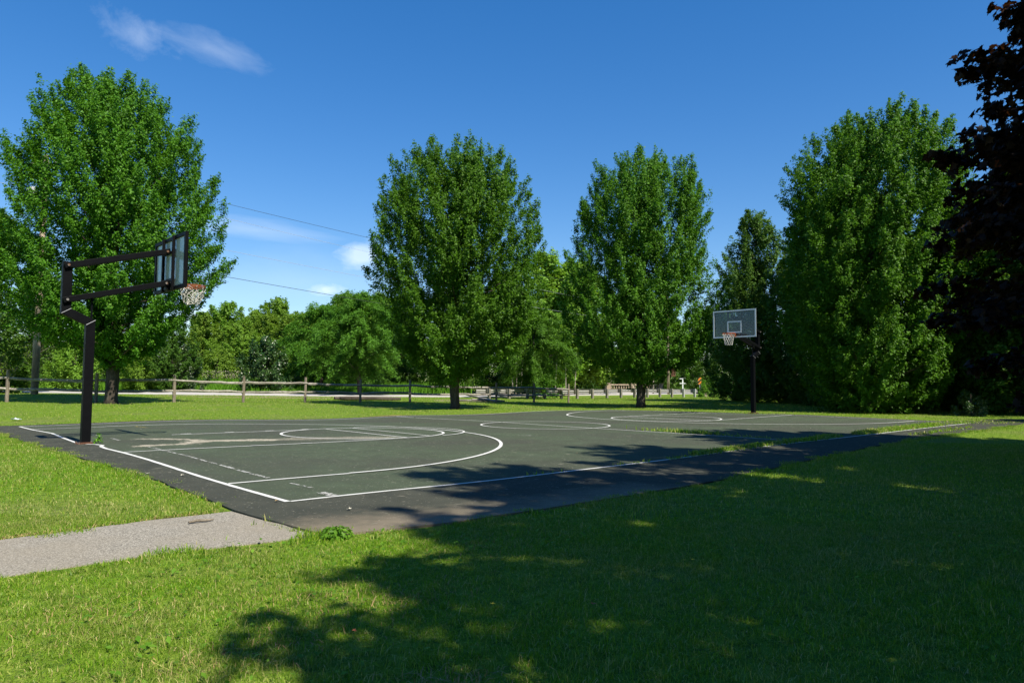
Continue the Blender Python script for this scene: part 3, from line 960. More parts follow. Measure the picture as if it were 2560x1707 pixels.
hero('maple_tree', 'broad green maple behind the left hoop, its top branches spiking into the sky', 282, 29.5, 14.0,
     [(.18, 1.8, 2.0), (.24, 3.6, 3.0), (.34, 4.6, 3.8), (.484, 4.6, 4.1), (.64, 4.0, 4.2), (.75, 3.8, 3.8), (.868, 3.5, 2.7), (.94, 2.6, 2.2), (1.0, 1.7, .2)],
     11, .24, 4300, 74, .100, lump=.10, inner=.33, fan=9, fanw=.66, topw=.42, spray=(1.4, 2.5))
hero('maple_tree', 'rounded green maple standing alone behind the middle of the court', 1139, 33, 12.6,
     [(.17, 1.8, 1.9), (.22, 2.8, 3.1), (.29, 3.4, 3.9), (.42, 3.7, 4.2), (.55, 3.9, 4.1), (.656, 4.1, 4.0), (.737, 3.9, 3.9), (.853, 3.2, 3.3), (.94, 2.5, 2.8), (1.0, 1.4, 2.2)],
     22, .20, 4000, 74, .100, lump=.08, inner=.33, fan=8, fanw=.72, topw=.45, spray=(1.4, 2.4))
hero('maple_tree', 'green maple with a dark trunk, left of the far hoop', 1602, 37.6, 13.7,
     [(.16, 2.0, 2.0), (.21, 3.2, 3.6), (.33, 4.3, 4.4), (.44, 4.4, 4.3), (.544, 4.1, 4.0), (.653, 3.7, 3.7), (.74, 3.6, 3.5), (.83, 3.3, 3.7), (.94, 2.4, 3.0), (1.0, .9, 1.8)],
     33, .25, 4100, 74, .102, lump=.08, inner=.33, fan=8, fanw=.72, topw=.45, spray=(1.4, 2.4))
hero('maple_tree', 'tallest green maple right of the far hoop, branches sweeping close to the ground', 2180, 32, 13.9,
     [(.06, 2.4, 2.6), (.128, 3.0, 3.5), (.295, 3.7, 3.9), (.42, 3.8, 4.0), (.56, 3.7, 4.1), (.656, 3.6, 4.0), (.755, 3.5, 4.1), (.837, 3.1, 3.9), (.91, 2.4, 3.5), (.955, 1.7, 3.1), (1.0, .7, 2.3)],
     48, .26, 4900, 74, .104, lump=.02, inner=.33, fan=7, fanw=.82, topw=.8)
hero('broadleaf_tree', 'narrow darker tree with a pointed top between the two maples by the far hoop', 1888, 48, 13.2,
     [(.06, 2.6, 2.8), (.25, 2.9, 3.0), (.5, 2.8, 3.0), (.72, 2.5, 2.6), (.8, 2.1, 2.3), (.9, 1.2, 1.7), (1.0, .4, .7)],
     55, .2, 2000, 50, .13, 'wood_leaf', 'trees in the wood behind the court', spread=.18, up=1.0, fanw=.7)
# near purple-leaved maple, hanging into the frame from the right
cm, B_, P_ = make_crown('crown', 66, 10.2, [(.10, 2.6, 2.6), (.2, 3.7, 3.7), (.36, 4.0, 4.0), (.50, 3.7, 3.7), (.62, 3.2, 3.2), (.8, 2.7, 2.7), (1, 1.4, 1.4)],
                        3000, 22, .165, M['purple'], AX, True, (.4, .8), .16, .30, .25, lump=.14, fan=8, fanw=.55)
tm = make_trunk('trunk', 66, 10.2, .2, B_, limbs=46, clear=.16)
px_, py_ = 11.95, -6.0
tree('purple_maple', 'dark purple leaved maple overhanging the right edge of the view', 'tree', (px_, py_, h1(px_, py_) - .03), cm, tm)

# prototypes for the wood and the far trees
PRO = {}


def proto(key, seed, height, prof, shoots, per, leaf, material, r0=.16, bark=None, **kw):
    cm, B, P = make_crown('crown', seed, height, prof, shoots, per, leaf, M[material], (1, 0), **kw)
    PRO[key] = (cm, make_trunk('trunk', seed, height, r0, B, limbs=24, clear=.15, material=M[bark] if bark else None), height)


rnd_prof = [(.12, 1.8, 1.8), (.25, 3.2, 3.2), (.45, 3.8, 3.8), (.65, 3.6, 3.6), (.82, 2.7, 2.7), (.94, 1.5, 1.5), (1, .5, .5)]
proto('round', 71, 10, rnd_prof, 1000, 44, .20, 'far_leaf', spread=.24, lump=.24, up=.7, fanw=.8)
proto('round2', 72, 10, [(.10, 2.2, 2.0), (.3, 3.4, 3.3), (.55, 3.5, 3.9), (.75, 3.0, 3.3), (.9, 1.8, 2.1), (1, .6, .7)], 1000, 44, .20, 'far_leaf', spread=.24, lump=.28, up=.7, fanw=.8)
proto('wood', 73, 12, [(.05, 2.2, 2.2), (.2, 3.0, 3.0), (.45, 3.4, 3.4), (.7, 3.0, 3.0), (.88, 1.9, 1.9), (1, .5, .5)], 1150, 46, .165, 'wood_leaf', spread=.2, lump=.2, fanw=.75)
proto('wood2', 74, 12, [(.04, 2.5, 2.3), (.25, 3.4, 3.1), (.5, 3.2, 3.5), (.72, 2.6, 2.8), (.9, 1.5, 1.6), (1, .4, .6)], 1150, 46, .165, 'wood_leaf', spread=.2, lump=.22, fanw=.75)
proto('locust', 75, 8, [(.10, 1.6, 1.6), (.2, 2.8, 2.8), (.4, 3.7, 3.7), (.6, 3.4, 3.4), (.8, 2.5, 2.5), (.93, 1.6, 1.6), (1, .8, .8)], 900, 60, .19, 'locust', r0=.11,
      spread=.15, up=.15, droop=.9, width=.30, lump=.3, shoot_len=(.7, 1.2), tip=.3, fanw=.6)
proto('bush', 76, 4, [(.02, 1.5, 1.5), (.2, 1.9, 1.9), (.5, 1.7, 1.7), (.8, 1.0, 1.0), (1, .3, .3)], 420, 36, .13, 'gloss', r0=.05, spread=.2, lump=.2, shoot_len=(.4, .7), spray=(.6, 1.1), fanw=.4)
proto('brush', 77, 4, [(.02, 2.0, 2.0), (.25, 2.3, 2.3), (.55, 2.0, 2.0), (.8, 1.4, 1.4), (1, .5, .5)], 480, 36, .15, 'far_leaf', r0=.05, spread=.22, lump=.3, shoot_len=(.5, .9), spray=(.7, 1.3), fanw=.5)
proto('shade', 78, 12, [(.16, 2.6, 2.6), (.3, 3.7, 3.7), (.5, 4.0, 4.0), (.7, 3.4, 3.4), (.88, 2.2, 2.2), (1, .6, .6)], 900, 44, .185, 'shade_leaf', r0=.24, spread=.2, lump=.26, up=.7, fanw=.75)
proto('shrub', 79, 1.6, [(.02, .8, .8), (.3, 1.0, 1.0), (.7, .8, .8), (1, .3, .3)], 200, 30, .09, 'weed', r0=.02, spread=.12, lump=.25, shoot_len=(.25, .45), spray=(.3, .5), fanw=.2)

proto('dimshrub', 80, 1.6, [(.02, 1.1, 1.0), (.3, 1.3, 1.2), (.7, .9, .8), (1, .4, .3)], 130, 26, .09, 'gloss', r0=.02, spread=.14, lump=.4, shoot_len=(.25, .5), spray=(.3, .5), fanw=.25)

proto('airy', 81, 12, [(.16, 2.6, 2.6), (.3, 3.7, 3.7), (.5, 4.0, 4.0), (.7, 3.4, 3.4), (.88, 2.2, 2.2), (1, .6, .6)], 620, 40, .18, 'shade_leaf', r0=.24, spread=.2, lump=.26, up=.7, fanw=.75)

WOODS = 'trees in the wood behind the court'
FAR = 'trees beyond the road'
plan = [
    # far trees seen between the left maple and the middle maple
    ('round', 'far_tree', 'far rounded skyline tree just right of the left net', 560, 105, 13.0, FAR),
    ('round2', 'far_tree', 'far wide crowned tree on the skyline above the middle of the split rail fence', 690, 108, 14.0, FAR),
    ('round', 'far_tree', 'far tree on the skyline in the dip left of the feathery locust', 785, 104, 11.6, FAR),
    ('round2', 'far_tree', 'mid green tree below the skyline behind the glossy bush', 725, 84, 9.0, FAR),
    ('round', 'far_tree', 'leafy tree filling the gap below the left net', 505, 84, 9.2, FAR),
    ('round2', 'far_tree', 'low bushy tree left of the glossy bush', 605, 82, 8.4, FAR),
    ('locust', 'locust_tree', 'feathery bright green locust beside the middle maple, nearest its left side', 900, 58, 8.6, FAR),
    ('locust', 'locust_tree', 'feathery locust a little lower, left of the nearest locust', 805, 66, 8.4, FAR),
    ('locust', 'locust_tree', 'bright green locust between the middle maple and its neighbour', 1335, 56, 7.2, FAR),
    ('round', 'far_tree', 'tall far tree showing above the locust, right of the middle maple', 1375, 78, 16.0, FAR),
    ('wood', 'far_tree', 'dark tall tree behind the right side of the middle maple', 1265, 76, 13.5, FAR),
    ('round2', 'far_tree', 'tall tree rising behind the left edge of the second maple', 1455, 84, 16.0, FAR),
    ('wood2', 'far_tree', 'shaded tree standing behind the trunk of the middle maple', 1110, 70, 10.5, FAR),
    ('wood', 'far_tree', 'tree behind the left half of the middle maple', 1000, 74, 10.5, FAR),
    ('wood2', 'far_tree', 'tree behind the guardrail and under the second maple', 1545, 98, 12.5, FAR),
    ('wood', 'far_tree', 'tree behind the white sign frame at the bridge', 1660, 104, 12.5, FAR),
    ('wood2', 'far_tree', 'tree beside the striped hazard marker', 1768, 92, 11.5, FAR),
    ('round', 'far_tree', 'light green far tree between the two skyline trees right of the left net', 628, 100, 11.0, FAR),
    ('round2', 'far_tree', 'light green far tree rising over the glossy bush', 668, 92, 10.0, FAR),
    ('round', 'far_tree', 'light green far tree touching the left side of the lower locust', 752, 96, 10.6, FAR),
    ('round2', 'far_tree', 'far tree behind the nearest locust, showing over its top', 868, 98, 13.6, FAR),
    ('round', 'far_tree', 'far tree partly behind the left edge of the middle maple', 940, 96, 13.2, FAR),
    # left wood
    ('wood', 'wood_tree', 'tree behind the left maple at the left edge of the view', -40, 47, 12.5, FAR),
    ('wood2', 'wood_tree', 'tree behind the wooden utility pole', 120, 66, 11.0, FAR),
    ('wood', 'wood_tree', 'tree behind the trunk of the left maple', 300, 68, 9.6, FAR),
    ('wood2', 'wood_tree', 'low tree right of the left maple trunk, below the left backboard', 430, 60, 6.6, FAR),
    ('wood2', 'wood_tree', 'tree beyond the left edge, behind the start of the fence', -230, 58, 12.0, FAR),
    # dark wood to the right
    ('wood', 'wood_tree', 'tree in the dark wood behind the far hoop post', 1850, 52, 9.5, WOODS),
    ('wood2', 'wood_tree', 'tree in the dark wood between the pointed tree and the tallest maple', 1985, 46, 10.0, WOODS),
    ('wood', 'wood_tree', 'pale lit tree between the tallest maple and the purple maple', 2440, 33, 10.2, WOODS),
    ('wood2', 'wood_tree', 'shaded tree behind the right side of the tallest maple', 2330, 44, 11.5, WOODS),
    ('wood', 'wood_tree', 'shaded tree right behind the purple maple', 2590, 30, 12.0, WOODS),
    ('wood2', 'wood_tree', 'tree deep in the dark wood behind the tallest maple', 2160, 54, 10.5, WOODS),
    ('wood', 'wood_tree', 'tree at the dark right end of the lawn, beyond the purple maple', 2840, 27, 12.5, WOODS),
    ('wood2', 'wood_tree', 'tree hidden low in the wood behind the purple maple', 2560, 44, 12.0, WOODS),
    ('wood', 'wood_tree', 'outermost tree of the wood right of the purple maple', 3050, 33, 12.5, WOODS),
    ('wood', 'wood_tree', 'tall tree close behind the tallest maple, mostly hidden by it', 2130, 37.5, 13.6, WOODS),
    ('wood2', 'wood_tree', 'tall tree behind the left side of the tallest maple', 2075, 42, 12.0, WOODS),
    ('wood', 'wood_tree', 'tall tree behind the gap between the tallest maple and the purple maple', 2350, 38, 12.5, WOODS),
    ('wood2', 'wood_tree', 'tall tree standing dark behind the pale lit tree', 2500, 37, 12.5, WOODS),
    # bushes
    ('bush', 'glossy_bush', 'dark rounded bush with pale glinting leaves behind the fence', 662, 62, 5.2, None),
    ('bush', 'glossy_bush', 'low leafy bush right of the left maple trunk, behind the fence', 462, 61, 4.2, None),
    ('brush', 'brush_thicket', 'leafy thicket behind the road, under the left edge of the far trees', 545, 72, 4.6, 'thickets along the road'),
    ('brush', 'brush_thicket', 'leafy thicket between the glossy bush and the locust', 750, 70, 5.2, 'thickets along the road'),
    ('brush', 'brush_thicket', 'thicket at the foot of the left wood, beside the utility pole', 190, 58, 4.4, 'thickets along the road'),
    ('brush', 'brush_thicket', 'thicket by the left maple trunk, on its right', 365, 60, 3.8, 'thickets along the road'),
    ('brush', 'brush_thicket', 'thicket behind the start of the fence at the left edge', 10, 60, 4.6, 'thickets along the road'),
    ('shrub', 'lit_shrub', 'small sunlit shrub above the second bay from the fence end', 1362, 62, 2.4, None),
    ('shrub', 'lit_shrub', 'pale green weedy shrub covering the right end of the guardrail', 1785, 66, 2.3, None),
    ('dimshrub', 'lit_shrub', 'weedy shrub at the edge of the dark wood, on the right', 2425, 28.5, 1.1, None),
    # shade trees outside the frame, behind and right of the camera
    ('shade', 'shade_tree', 'broad tree right of the viewer whose shade covers the near lawn', None, (2.45, -11.0), (14.6, .76), 'shade trees beside the court'),
    ('shade', 'shade_tree', 'broad tree between the viewer and the purple maple, shading the court edge', None, (6.6, -10.5), (15.0, .76), 'shade trees beside the court'),
    ('shade', 'shade_tree', 'broad tree south of the purple maple, keeping it in shade', None, (12.0, -10.2), 13.5, 'shade trees beside the court'),
    ('airy', 'shade_tree', 'tall tree added behind the viewer, deepening the shade on the near lawn', None, (4.6, -14.6), (14.5, .95), 'shade trees beside the court'),  # second row added to thicken the shade on the near lawn
    ('airy', 'shade_tree', 'tall shade tree added behind the viewer to the right, second row from the court', None, (9.2, -13.6), (14.5, .95), 'shade trees beside the court'),
    ('airy', 'shade_tree', 'low spreading tree just outside the right edge of the view', None, (8.6, -10.4), (9.5, .9), 'shade trees beside the court'),
    ('airy', 'shade_tree', 'low round tree added just behind the viewer on the right to fill the shade', None, (.25, -10.5), (9.8, 1.0), 'shade trees beside the court'),  # unseen tree added to fill a sunlit gap in the lawn shade
    ('airy', 'shade_tree', 'leftmost tree of the added second row behind the viewer', None, (1.2, -13.65), (14.5, .95), 'shade trees beside the court'),
    ('airy', 'shade_tree', 'tree right behind the viewer, in the added second row', None, (3.3, -14.4), (13.5, .95), 'shade trees beside the court'),
    ('shade', 'shade_tree', 'last tree on the left of the added back row behind the viewer', None, (-9.5, -20.5), (13.5, 1.05), 'shade trees beside the court'),  # unseen back row added to block sky light over the shaded lawn
    ('shade', 'shade_tree', 'second tree from the left in the added back row behind the viewer', None, (-2.5, -19.8), (14.0, 1.05), 'shade trees beside the court'),
    ('shade', 'shade_tree', 'middle tree of the added back row behind the viewer', None, (5.5, -20.5), (14.5, 1.05), 'shade trees beside the court'),
    ('shade', 'shade_tree', 'fourth tree from the left in the added back row behind the viewer', None, (13.5, -18.5), (14.0, 1.05), 'shade trees beside the court'),
    ('shade', 'shade_tree', 'rightmost tree of the added back row behind the viewer', None, (20.5, -17.5), (14.0, 1.05), 'shade trees beside the court'),
    ('shade', 'shade_tree', 'broad tree at the far right corner of the lawn, shading the wood', None, (26, -11), 13.0, 'shade trees beside the court'),
    ('shade', 'shade_tree', 'broad tree past the right corner of the court', None, (35.5, -2.5), 13.5, 'shade trees beside the court'),
]
rz_rng = random.Random(99)
for key, name, label, col, dep, hgt, grp in plan:
    cm, tm, h0 = PRO[key]
    x, y = dep if col is None else site(col, dep)
    wf = 1.0
    if isinstance(hgt, tuple): hgt, wf = hgt
    k = hgt / h0; rw = 1.0 if wf != 1.0 else rz_rng.uniform(1.0, 1.15)
    tree(name, label, 'bush' if key in ('bush', 'brush', 'shrub', 'dimshrub') else 'tree', (x, y, h1(x, y) - .05), cm, tm, grp, rz_rng.uniform(0, 6.28),
         (k * rw * wf * (1.12 if grp == FAR else 1), k * rw * wf * (1.12 if grp == FAR else 1), k))


# far wood and understory: leaf masses nobody could count
def leaf_mass(name, spots, n, leaf, material, label, seed, width=.62):
    rs = np.random.RandomState(seed)
    Vs = []; per = n // len(spots)
    for (x, y, rx, ry, rz) in spots:
        z0 = h1(x, y)
        d = unit(rs.randn(per, 3)); rr = rs.rand(per) ** .3
        lump = 1 + .25 * np.sin(d[:, 0] * 7 + x) * np.sin(d[:, 2] * 6 + y) + .15 * np.sin(d[:, 1] * 13 + x)
        q = d * (rr * lump)[:, None] * np.array([rx, ry, rz]); q[:, 2] = np.abs(q[:, 2])
        # gather leaves into small clusters
        q = q + rs.randn(per, 3) * .12
        Vs.append(np.concatenate([q + np.array([x, y, z0]), d], 1))
    A = np.concatenate(Vs); q = A[:, :3]; d = A[:, 3:]
    nrm = unit(np.array([0, 0, .6]) + d * .5 + rs.randn(len(q), 3) * .5)
    V, Fc, S = leaf_cards(q, nrm, rs.randn(len(q), 3), leaf * rs.uniform(.6, 1.3, len(q)), rs, width)
    o = link(name, np_mesh(name, V, Fc, S, M[material]))
    tag(o, label, kind='stuff'); return o


rs_ = np.random.RandomState(5)
spots = []
for c in range(-700, 1900, 85):
    d = 118 + rs_.uniform(-10, 14); x, y = site(c, d); spots.append((x, y, 6.0, 6.0, rs_.uniform(6.0, 8.6)))
leaf_mass('distant_wood', spots, 110000, .34, 'far_leaf', 'distant wood closing the view beyond the road', 4)
spots = []
for c in range(1860, 3100, 40):
    d = rs_.uniform(54, 66) if c < 2300 else rs_.uniform(38, 48); x, y = site(c, d); spots.append((x, y, rs_.uniform(1.8, 3.4), rs_.uniform(1.8, 3.4), rs_.uniform(2.0, 7.0)))
leaf_mass('understory', spots, 90000, .17, 'shade_leaf', 'dark understory filling the wood behind the far hoop', 6)
spots = []
for c in range(940, 1830, 60):
    x, y = site(c, rs_.uniform(80, 94) if c < 1440 else rs_.uniform(108, 122)); spots.append((x, y, 3.2, 3.2, rs_.uniform(3.0, 5.5)))
leaf_mass('understory', spots, 50000, .18, 'shade_leaf', 'shady understory between the road and the tall far trees', 8)
spots = []
for c in range(-350, 420, 60):
    x, y = site(c, rs_.uniform(64, 78)); spots.append((x, y, 3.4, 3.4, rs_.uniform(3.6, 6.0)))
leaf_mass('understory', spots, 60000, .16, 'wood_leaf', 'leafy understory behind the left maple', 9)


# bare twiggy shrub at the left edge
def bare_shrub(x, y, hgt, seed):
    rs = random.Random(seed); mb = MB()

    def grow(p, d, ln_, r, lev):
        pts = [p]; q = p.copy(); dd = d.copy()
        for k in range(4):
            dd = (dd + Vector((rs.uniform(-.22, .22), rs.uniform(-.22, .22), rs.uniform(-.12, .12)))).normalized()
            q = q + dd * ln_ / 4; pts.append(q.copy())
        mb.tube(pts, [r, r * .85, r * .7, r * .55, r * .35], 5, False)
        if lev:
            for k in range(4):
                grow(pts[1 + k], (dd + Vector((rs.uniform(-1, 1), rs.uniform(-1, 1), rs.uniform(-.35, .5)))).normalized(), ln_ * .62, r * .5, lev - 1)
    for k in range(9):
        grow(Vector((rs.uniform(-.4, .4), rs.uniform(-.4, .4), 0)), Vector((rs.uniform(-.9, .9), rs.uniform(-.9, .9), 1.0)).normalized(), hgt * .8, .035, 2)
    o = mb.build('bare_shrub', M['twig'], loc=(x, y, h1(x, y)))
    return tag(o, 'leafless twiggy shrub left of the wooden utility pole', 'bush')


x, y = site(8, 52); bare_shrub(x, y, 4.6, 3)

# thin pale trunks in the wood
for k, (col, dep, hg, lean, lab) in enumerate((
        (1283, 70, 4.2, -.25, 'thin pale sapling trunk, left of a close pair behind the fence'), (1291, 71, 5.0, .1, 'thin pale sapling trunk, middle of three right of the middle maple'),
        (1302, 69, 4.6, .35, 'thin pale sapling trunk leaning right, right of the middle maple'), (1388, 73, 4.6, .3, 'thin leaning sapling trunk behind the lit shrub'),
        (1416, 73, 4.4, -.1, 'thin straight sapling trunk above the last fence post'), (1437, 74, 4.2, .2, 'thin sapling trunk above the start of the guardrail posts'),
        (1380, 76, 6.5, -.1, 'thicker brown sapling trunk behind the lit shrub'))):
    x, y = site(col, dep); mb = MB(); rs = random.Random(k)
    e = empty('sapling', (x, y, h1(x, y)), label=lab, cat='tree', group='thin saplings behind the fence')
    mb.tube([(lean * t * hg * .25 + rs.uniform(-.04, .04), 0, t * hg) for t in (0, .25, .5, .75, 1)], [.055, .05, .045, .04, .025], 7).build('trunk', M['palebark' if k < 6 else 'bark'], e, True)
    pr_ = [(.6, .5, .5), (.8, .9, .9), (1.1, .6, .6)]
    cm, _, _ = make_crown('crown', 300 + k, hg, pr_, 54, 22, .13, M['shade_leaf'], (1, 0), spread=.15, shoot_len=(.3, .6), spray=(.4, .8), fan=5, fanw=.3)
    link('crown', cm, e)
x, y = site(1633, 88)
e = empty('dead_tree', (x, y, h1(x, y)), label='pale forked dead trunk behind the balustrade', cat='tree')
mb = MB(); mb.tube([(0, 0, 0), (.02, 0, 1.1), (.1, 0, 2.2)], [.10, .08, .065], 8).tube([(.1, 0, 2.15), (.0, 0, 2.6), (-.06, 0, 3.1)], [.055, .04, .02], 6).tube([(.1, 0, 2.15), (.2, 0, 2.6), (.27, 0, 3.15)], [.055, .04, .02], 6)
mb.build('trunk', M['palebark'], e, True)

# ------------------------------------------------------------------ split rail fence
fence_p = []
for k in range(-2, 11):
    d, lat = 28 * (1 + .0697 * k), 28 * (-.7036 + .0838 * k)
    p = CAM[:2] + FW * d + RT * lat
    fence_p.append((float(p[0]), float(p[1]), h1(p[0], p[1])))
fe = empty('split_rail_fence', (fence_p[2][0], fence_p[2][1], 0), label='weathered split rail fence with two rails along the lawn', cat='fence')
fo = Vector(fe.location)
rg = random.Random(12)
heights = [1.2, 1.22, 1.24, 1.22, 1.20, 1.22, 1.24, 1.20, 1.26, 1.22, 1.2, 1.22, 1.24]
for k, (x, y, z) in enumerate(fence_p):
    hh = heights[k]
    mb = MB(); lx, ly = rg.uniform(-.03, .03), rg.uniform(-.03, .03)
    mb.tube([(0, 0, -.2), (lx * .3, ly * .3, hh * .35), (lx * .7, ly * .7, hh * .75), (lx, ly, hh)], [.068, .07, .066, .058], 7, True, .12, rg)
    o = mb.build('post', M['post'], fe, loc=Vector((x, y, z)) - fo)
    o.rotation_euler = (0, 0, rg.uniform(0, 3))
for k in range(len(fence_p) - 1):
    a = Vector(fence_p[k]); b = Vector(fence_p[k + 1]); d = (b - a).normalized(); sd = Vector((-d.y, d.x, 0))
    for z0, bow in ((.93, rg.uniform(-.05, .03)), (.48, rg.uniform(-.04, .05))):
        mb = MB(); pts = []; rad = []
        off = rg.uniform(-.03, .03)
        j0, j1 = rg.uniform(-.05, .05), rg.uniform(-.05, .05)
        for i in range(9):
            t = i / 8
            q = a.lerp(b, t) + d * ((t - .5) * .22) + sd * (off + rg.uniform(-.012, .012)) + Vector((0, 0, z0 + j0 * (1 - t) + j1 * t + bow * math.sin(t * PI) + rg.uniform(-.012, .012)))
            pts.append(q - fo); rad.append((.064 if 0 < i < 8 else .04) * rg.uniform(.88, 1.12))
        mb.tube(pts, rad, 6, True, .16, rg).build('rail', M['rail'], fe)


def loose_rail(col0, d0, col1, d1, r, lab, zoff=.0, nm='fallen_rail', mt='rail', cat='fence rail'):
    a = Vector((*site(col0, d0), 0)); b = Vector((*site(col1, d1), 0))
    a.z = h1(a.x, a.y) + r + zoff; b.z = h1(b.x, b.y) + r * .8
    rg2 = random.Random(int(col0)); mb = MB(); c = (a + b) / 2
    pts = [a.lerp(b, i / 6) - c + Vector((0, 0, rg2.uniform(-.01, .01))) for i in range(7)]
    o = mb.tube(pts, [r * .7] + [r * rg2.uniform(.9, 1.1) for _ in range(5)] + [r * .7], 7, True, .12, rg2).build(nm, M[mt], loc=c)
    return tag(o, lab, cat, 'fallen rails by the fence' if nm == 'fallen_rail' else None)


loose_rail(838, 42.2, 1003, 45.0, .12, 'long dark log lying on the grass under the fence', nm='fallen_log', mt='bark', cat='log')
loose_rail(1165, 47.5, 1240, 44.5, .07, 'fallen grey rail propped by the broken fence bay', .35)
loose_rail(1128, 46.5, 1225, 45.6, .06, 'fallen pale rail lying flat behind the middle maple trunk')
loose_rail(1180, 43.6, 1262, 46.8, .06, 'short fallen rail crossing the others near the sandy ground', .12)

# ------------------------------------------------------------------ guardrail and bridge
gp0 = np.array(site(1437.5, 60.0)); gdir = np.array([58.09 - 41.39, 33.12 - 33.61]); gdir = gdir / np.linalg.norm(gdir)
gx, gy = FW * (.021 * 60) + RT * (.0235 * 60)
gstep = np.array([gx, gy]); gdir = gstep / np.linalg.norm(gstep)
ge = empty('guardrail', (gp0[0], gp0[1], 0), label='long steel guardrail on wooden posts along the road', cat='guardrail')
go = Vector((gp0[0], gp0[1], 0))


def gpos(k):
    q = gp0 + gstep * k
    if k < -3:
        bend = (k + 3) ** 2 * .035
        q = q + np.array([-gdir[1], gdir[0]]) * bend
    return q


prof_w = [(.0, .0), (.035, .035), (.08, .05), (.08, .085), (.035, .10), (.0, .135), (.0, .175), (.035, .21), (.08, .225), (.08, .26), (.035, .275), (0, .31)]
V = []; Fq = []
ks = np.arange(-5.5, 9.51, .5)
nrm_ = np.array([-gdir[1], gdir[0]])
if nrm_ @ FW < 0: nrm_ = -nrm_
for k in ks:
    q = gpos(k); z = h1(*q)
    for o_, zz in prof_w:
        V.append((q[0] + nrm_[0] * o_ - go.x, q[1] + nrm_[1] * o_ - go.y, z + .44 + zz))
m_ = len(prof_w)
for i in range(len(ks) - 1):
    for j in range(m_ - 1):
        Fq.append((i * m_ + j, (i + 1) * m_ + j, (i + 1) * m_ + j + 1, i * m_ + j + 1))
me = bpy.data.meshes.new('beam'); me.from_pydata(V, [], Fq); me.materials.append(M['galv']); me.update()
bo = link('beam', me, ge); sdm = bo.modifiers.new('thick', 'SOLIDIFY'); sdm.thickness = .006
for k in range(-5, 10):
    q = gpos(k); z = h1(*q)
    ang = math.atan2(gdir[1], gdir[0])
    rot = Matrix.Rotation(ang, 3, 'Z')
    c = Vector((q[0] - nrm_[0] * .27, q[1] - nrm_[1] * .27, 0)) - go
    po = MB().box((c.x, c.y, z + .34), (.17, .2, .92), rot).build('post', M['gpost'] if k < 8 else M['galv'], ge, bevel=.01)
    c2 = Vector((q[0] - nrm_[0] * .085, q[1] - nrm_[1] * .085, 0)) - go
    bl = MB().box((c2.x - gdir[0] * .03, c2.y - gdir[1] * .03, z + .60), (.15, .165, .34), rot).build('block', M['gpost'], po, bevel=.008)

# end pier of the near parapet
q = gpos(9.9); z = h1(*q)
pe = empty('bridge_pier', (q[0], q[1], z), math.atan2(gdir[1], gdir[0]), label='tan concrete pier at the right end of the guardrail', cat='bridge pier')
MB().box((.25, 0, .6), (.55, .5, 1.3)).build('shaft', M['concrete'], pe, bevel=.02)
MB().box((.25, 0, 1.30), (.66, .6, .10)).build('cap', M['concrete'], pe, bevel=.015)

# far balustrade
a = np.array(site(1520, 94)); b = np.array(site(1650, 97)); d = b - a; ll = float(np.linalg.norm(d))
be = empty('bridge_balustrade', (a[0], a[1], h1(*a)), math.atan2(d[1], d[0]), label='tan concrete bridge balustrade seen over the guardrail', cat='balustrade')
for k, xx in enumerate((0.0, ll * .45, ll)):
    s = .62 if k != 1 else .5
    pi_ = MB().box((xx, 0, .58), (s, .5, 1.2)).build('pier', M['concrete'], be, bevel=.02)
    MB().box((xx, 0, 1.215), (s + .12, .6, .07)).build('cap', M['concrete'], pi_, bevel=.01)
for x0, x1 in ((.36, ll * .45 - .3), (ll * .45 + .3, ll - .36)):
    MB().box(((x0 + x1) / 2, 0, 1.04), (x1 - x0, .34, .18)).build('top_rail', M['concrete'], be, bevel=.015)
    MB().box(((x0 + x1) / 2, 0, .25), (x1 - x0, .34, .5)).build('bottom_rail', M['concrete'], be, bevel=.015)
    n = max(4, int((x1 - x0) / .36))
    for i in range(n):
        xx = x0 + (i + .5) * (x1 - x0) / n
        MB().tube([(xx, 0, .5), (xx, 0, .62), (xx, 0, .76), (xx, 0, .95)], [.07, .095, .075, .06], 8).build('baluster', M['concrete'], be, True)

# white sign frame, hazard marker
x, y = site(1706.8, 78)
se = empty('sign_frame', (x, y, h1(x, y)), -YAW, label='white steel sign frame with two bare cross bars by the road', cat='sign frame')
MB().box((0, 0, .9), (.11, .08, 1.9)).build('post', M['white'], se, bevel=.006)
for zz in (1.80, 1.30):
    MB().box((-.02, -.055, zz), (.66, .03, .085)).build('cross_bar', M['white'], se, bevel=.004)
x, y = site(1749, 70.5)
he = empty('hazard_marker', (x, y, h1(x, y)), -YAW, label='orange and black striped hazard marker sign above the pier', cat='sign')
MB().box((0, 0, .6), (.05, .05, 1.3)).build('post', M['grey'], he)
MB().box((0, -.04, 1.58), (.30, .012, .66)).build('panel', M['stripes'], he, bevel=.004)

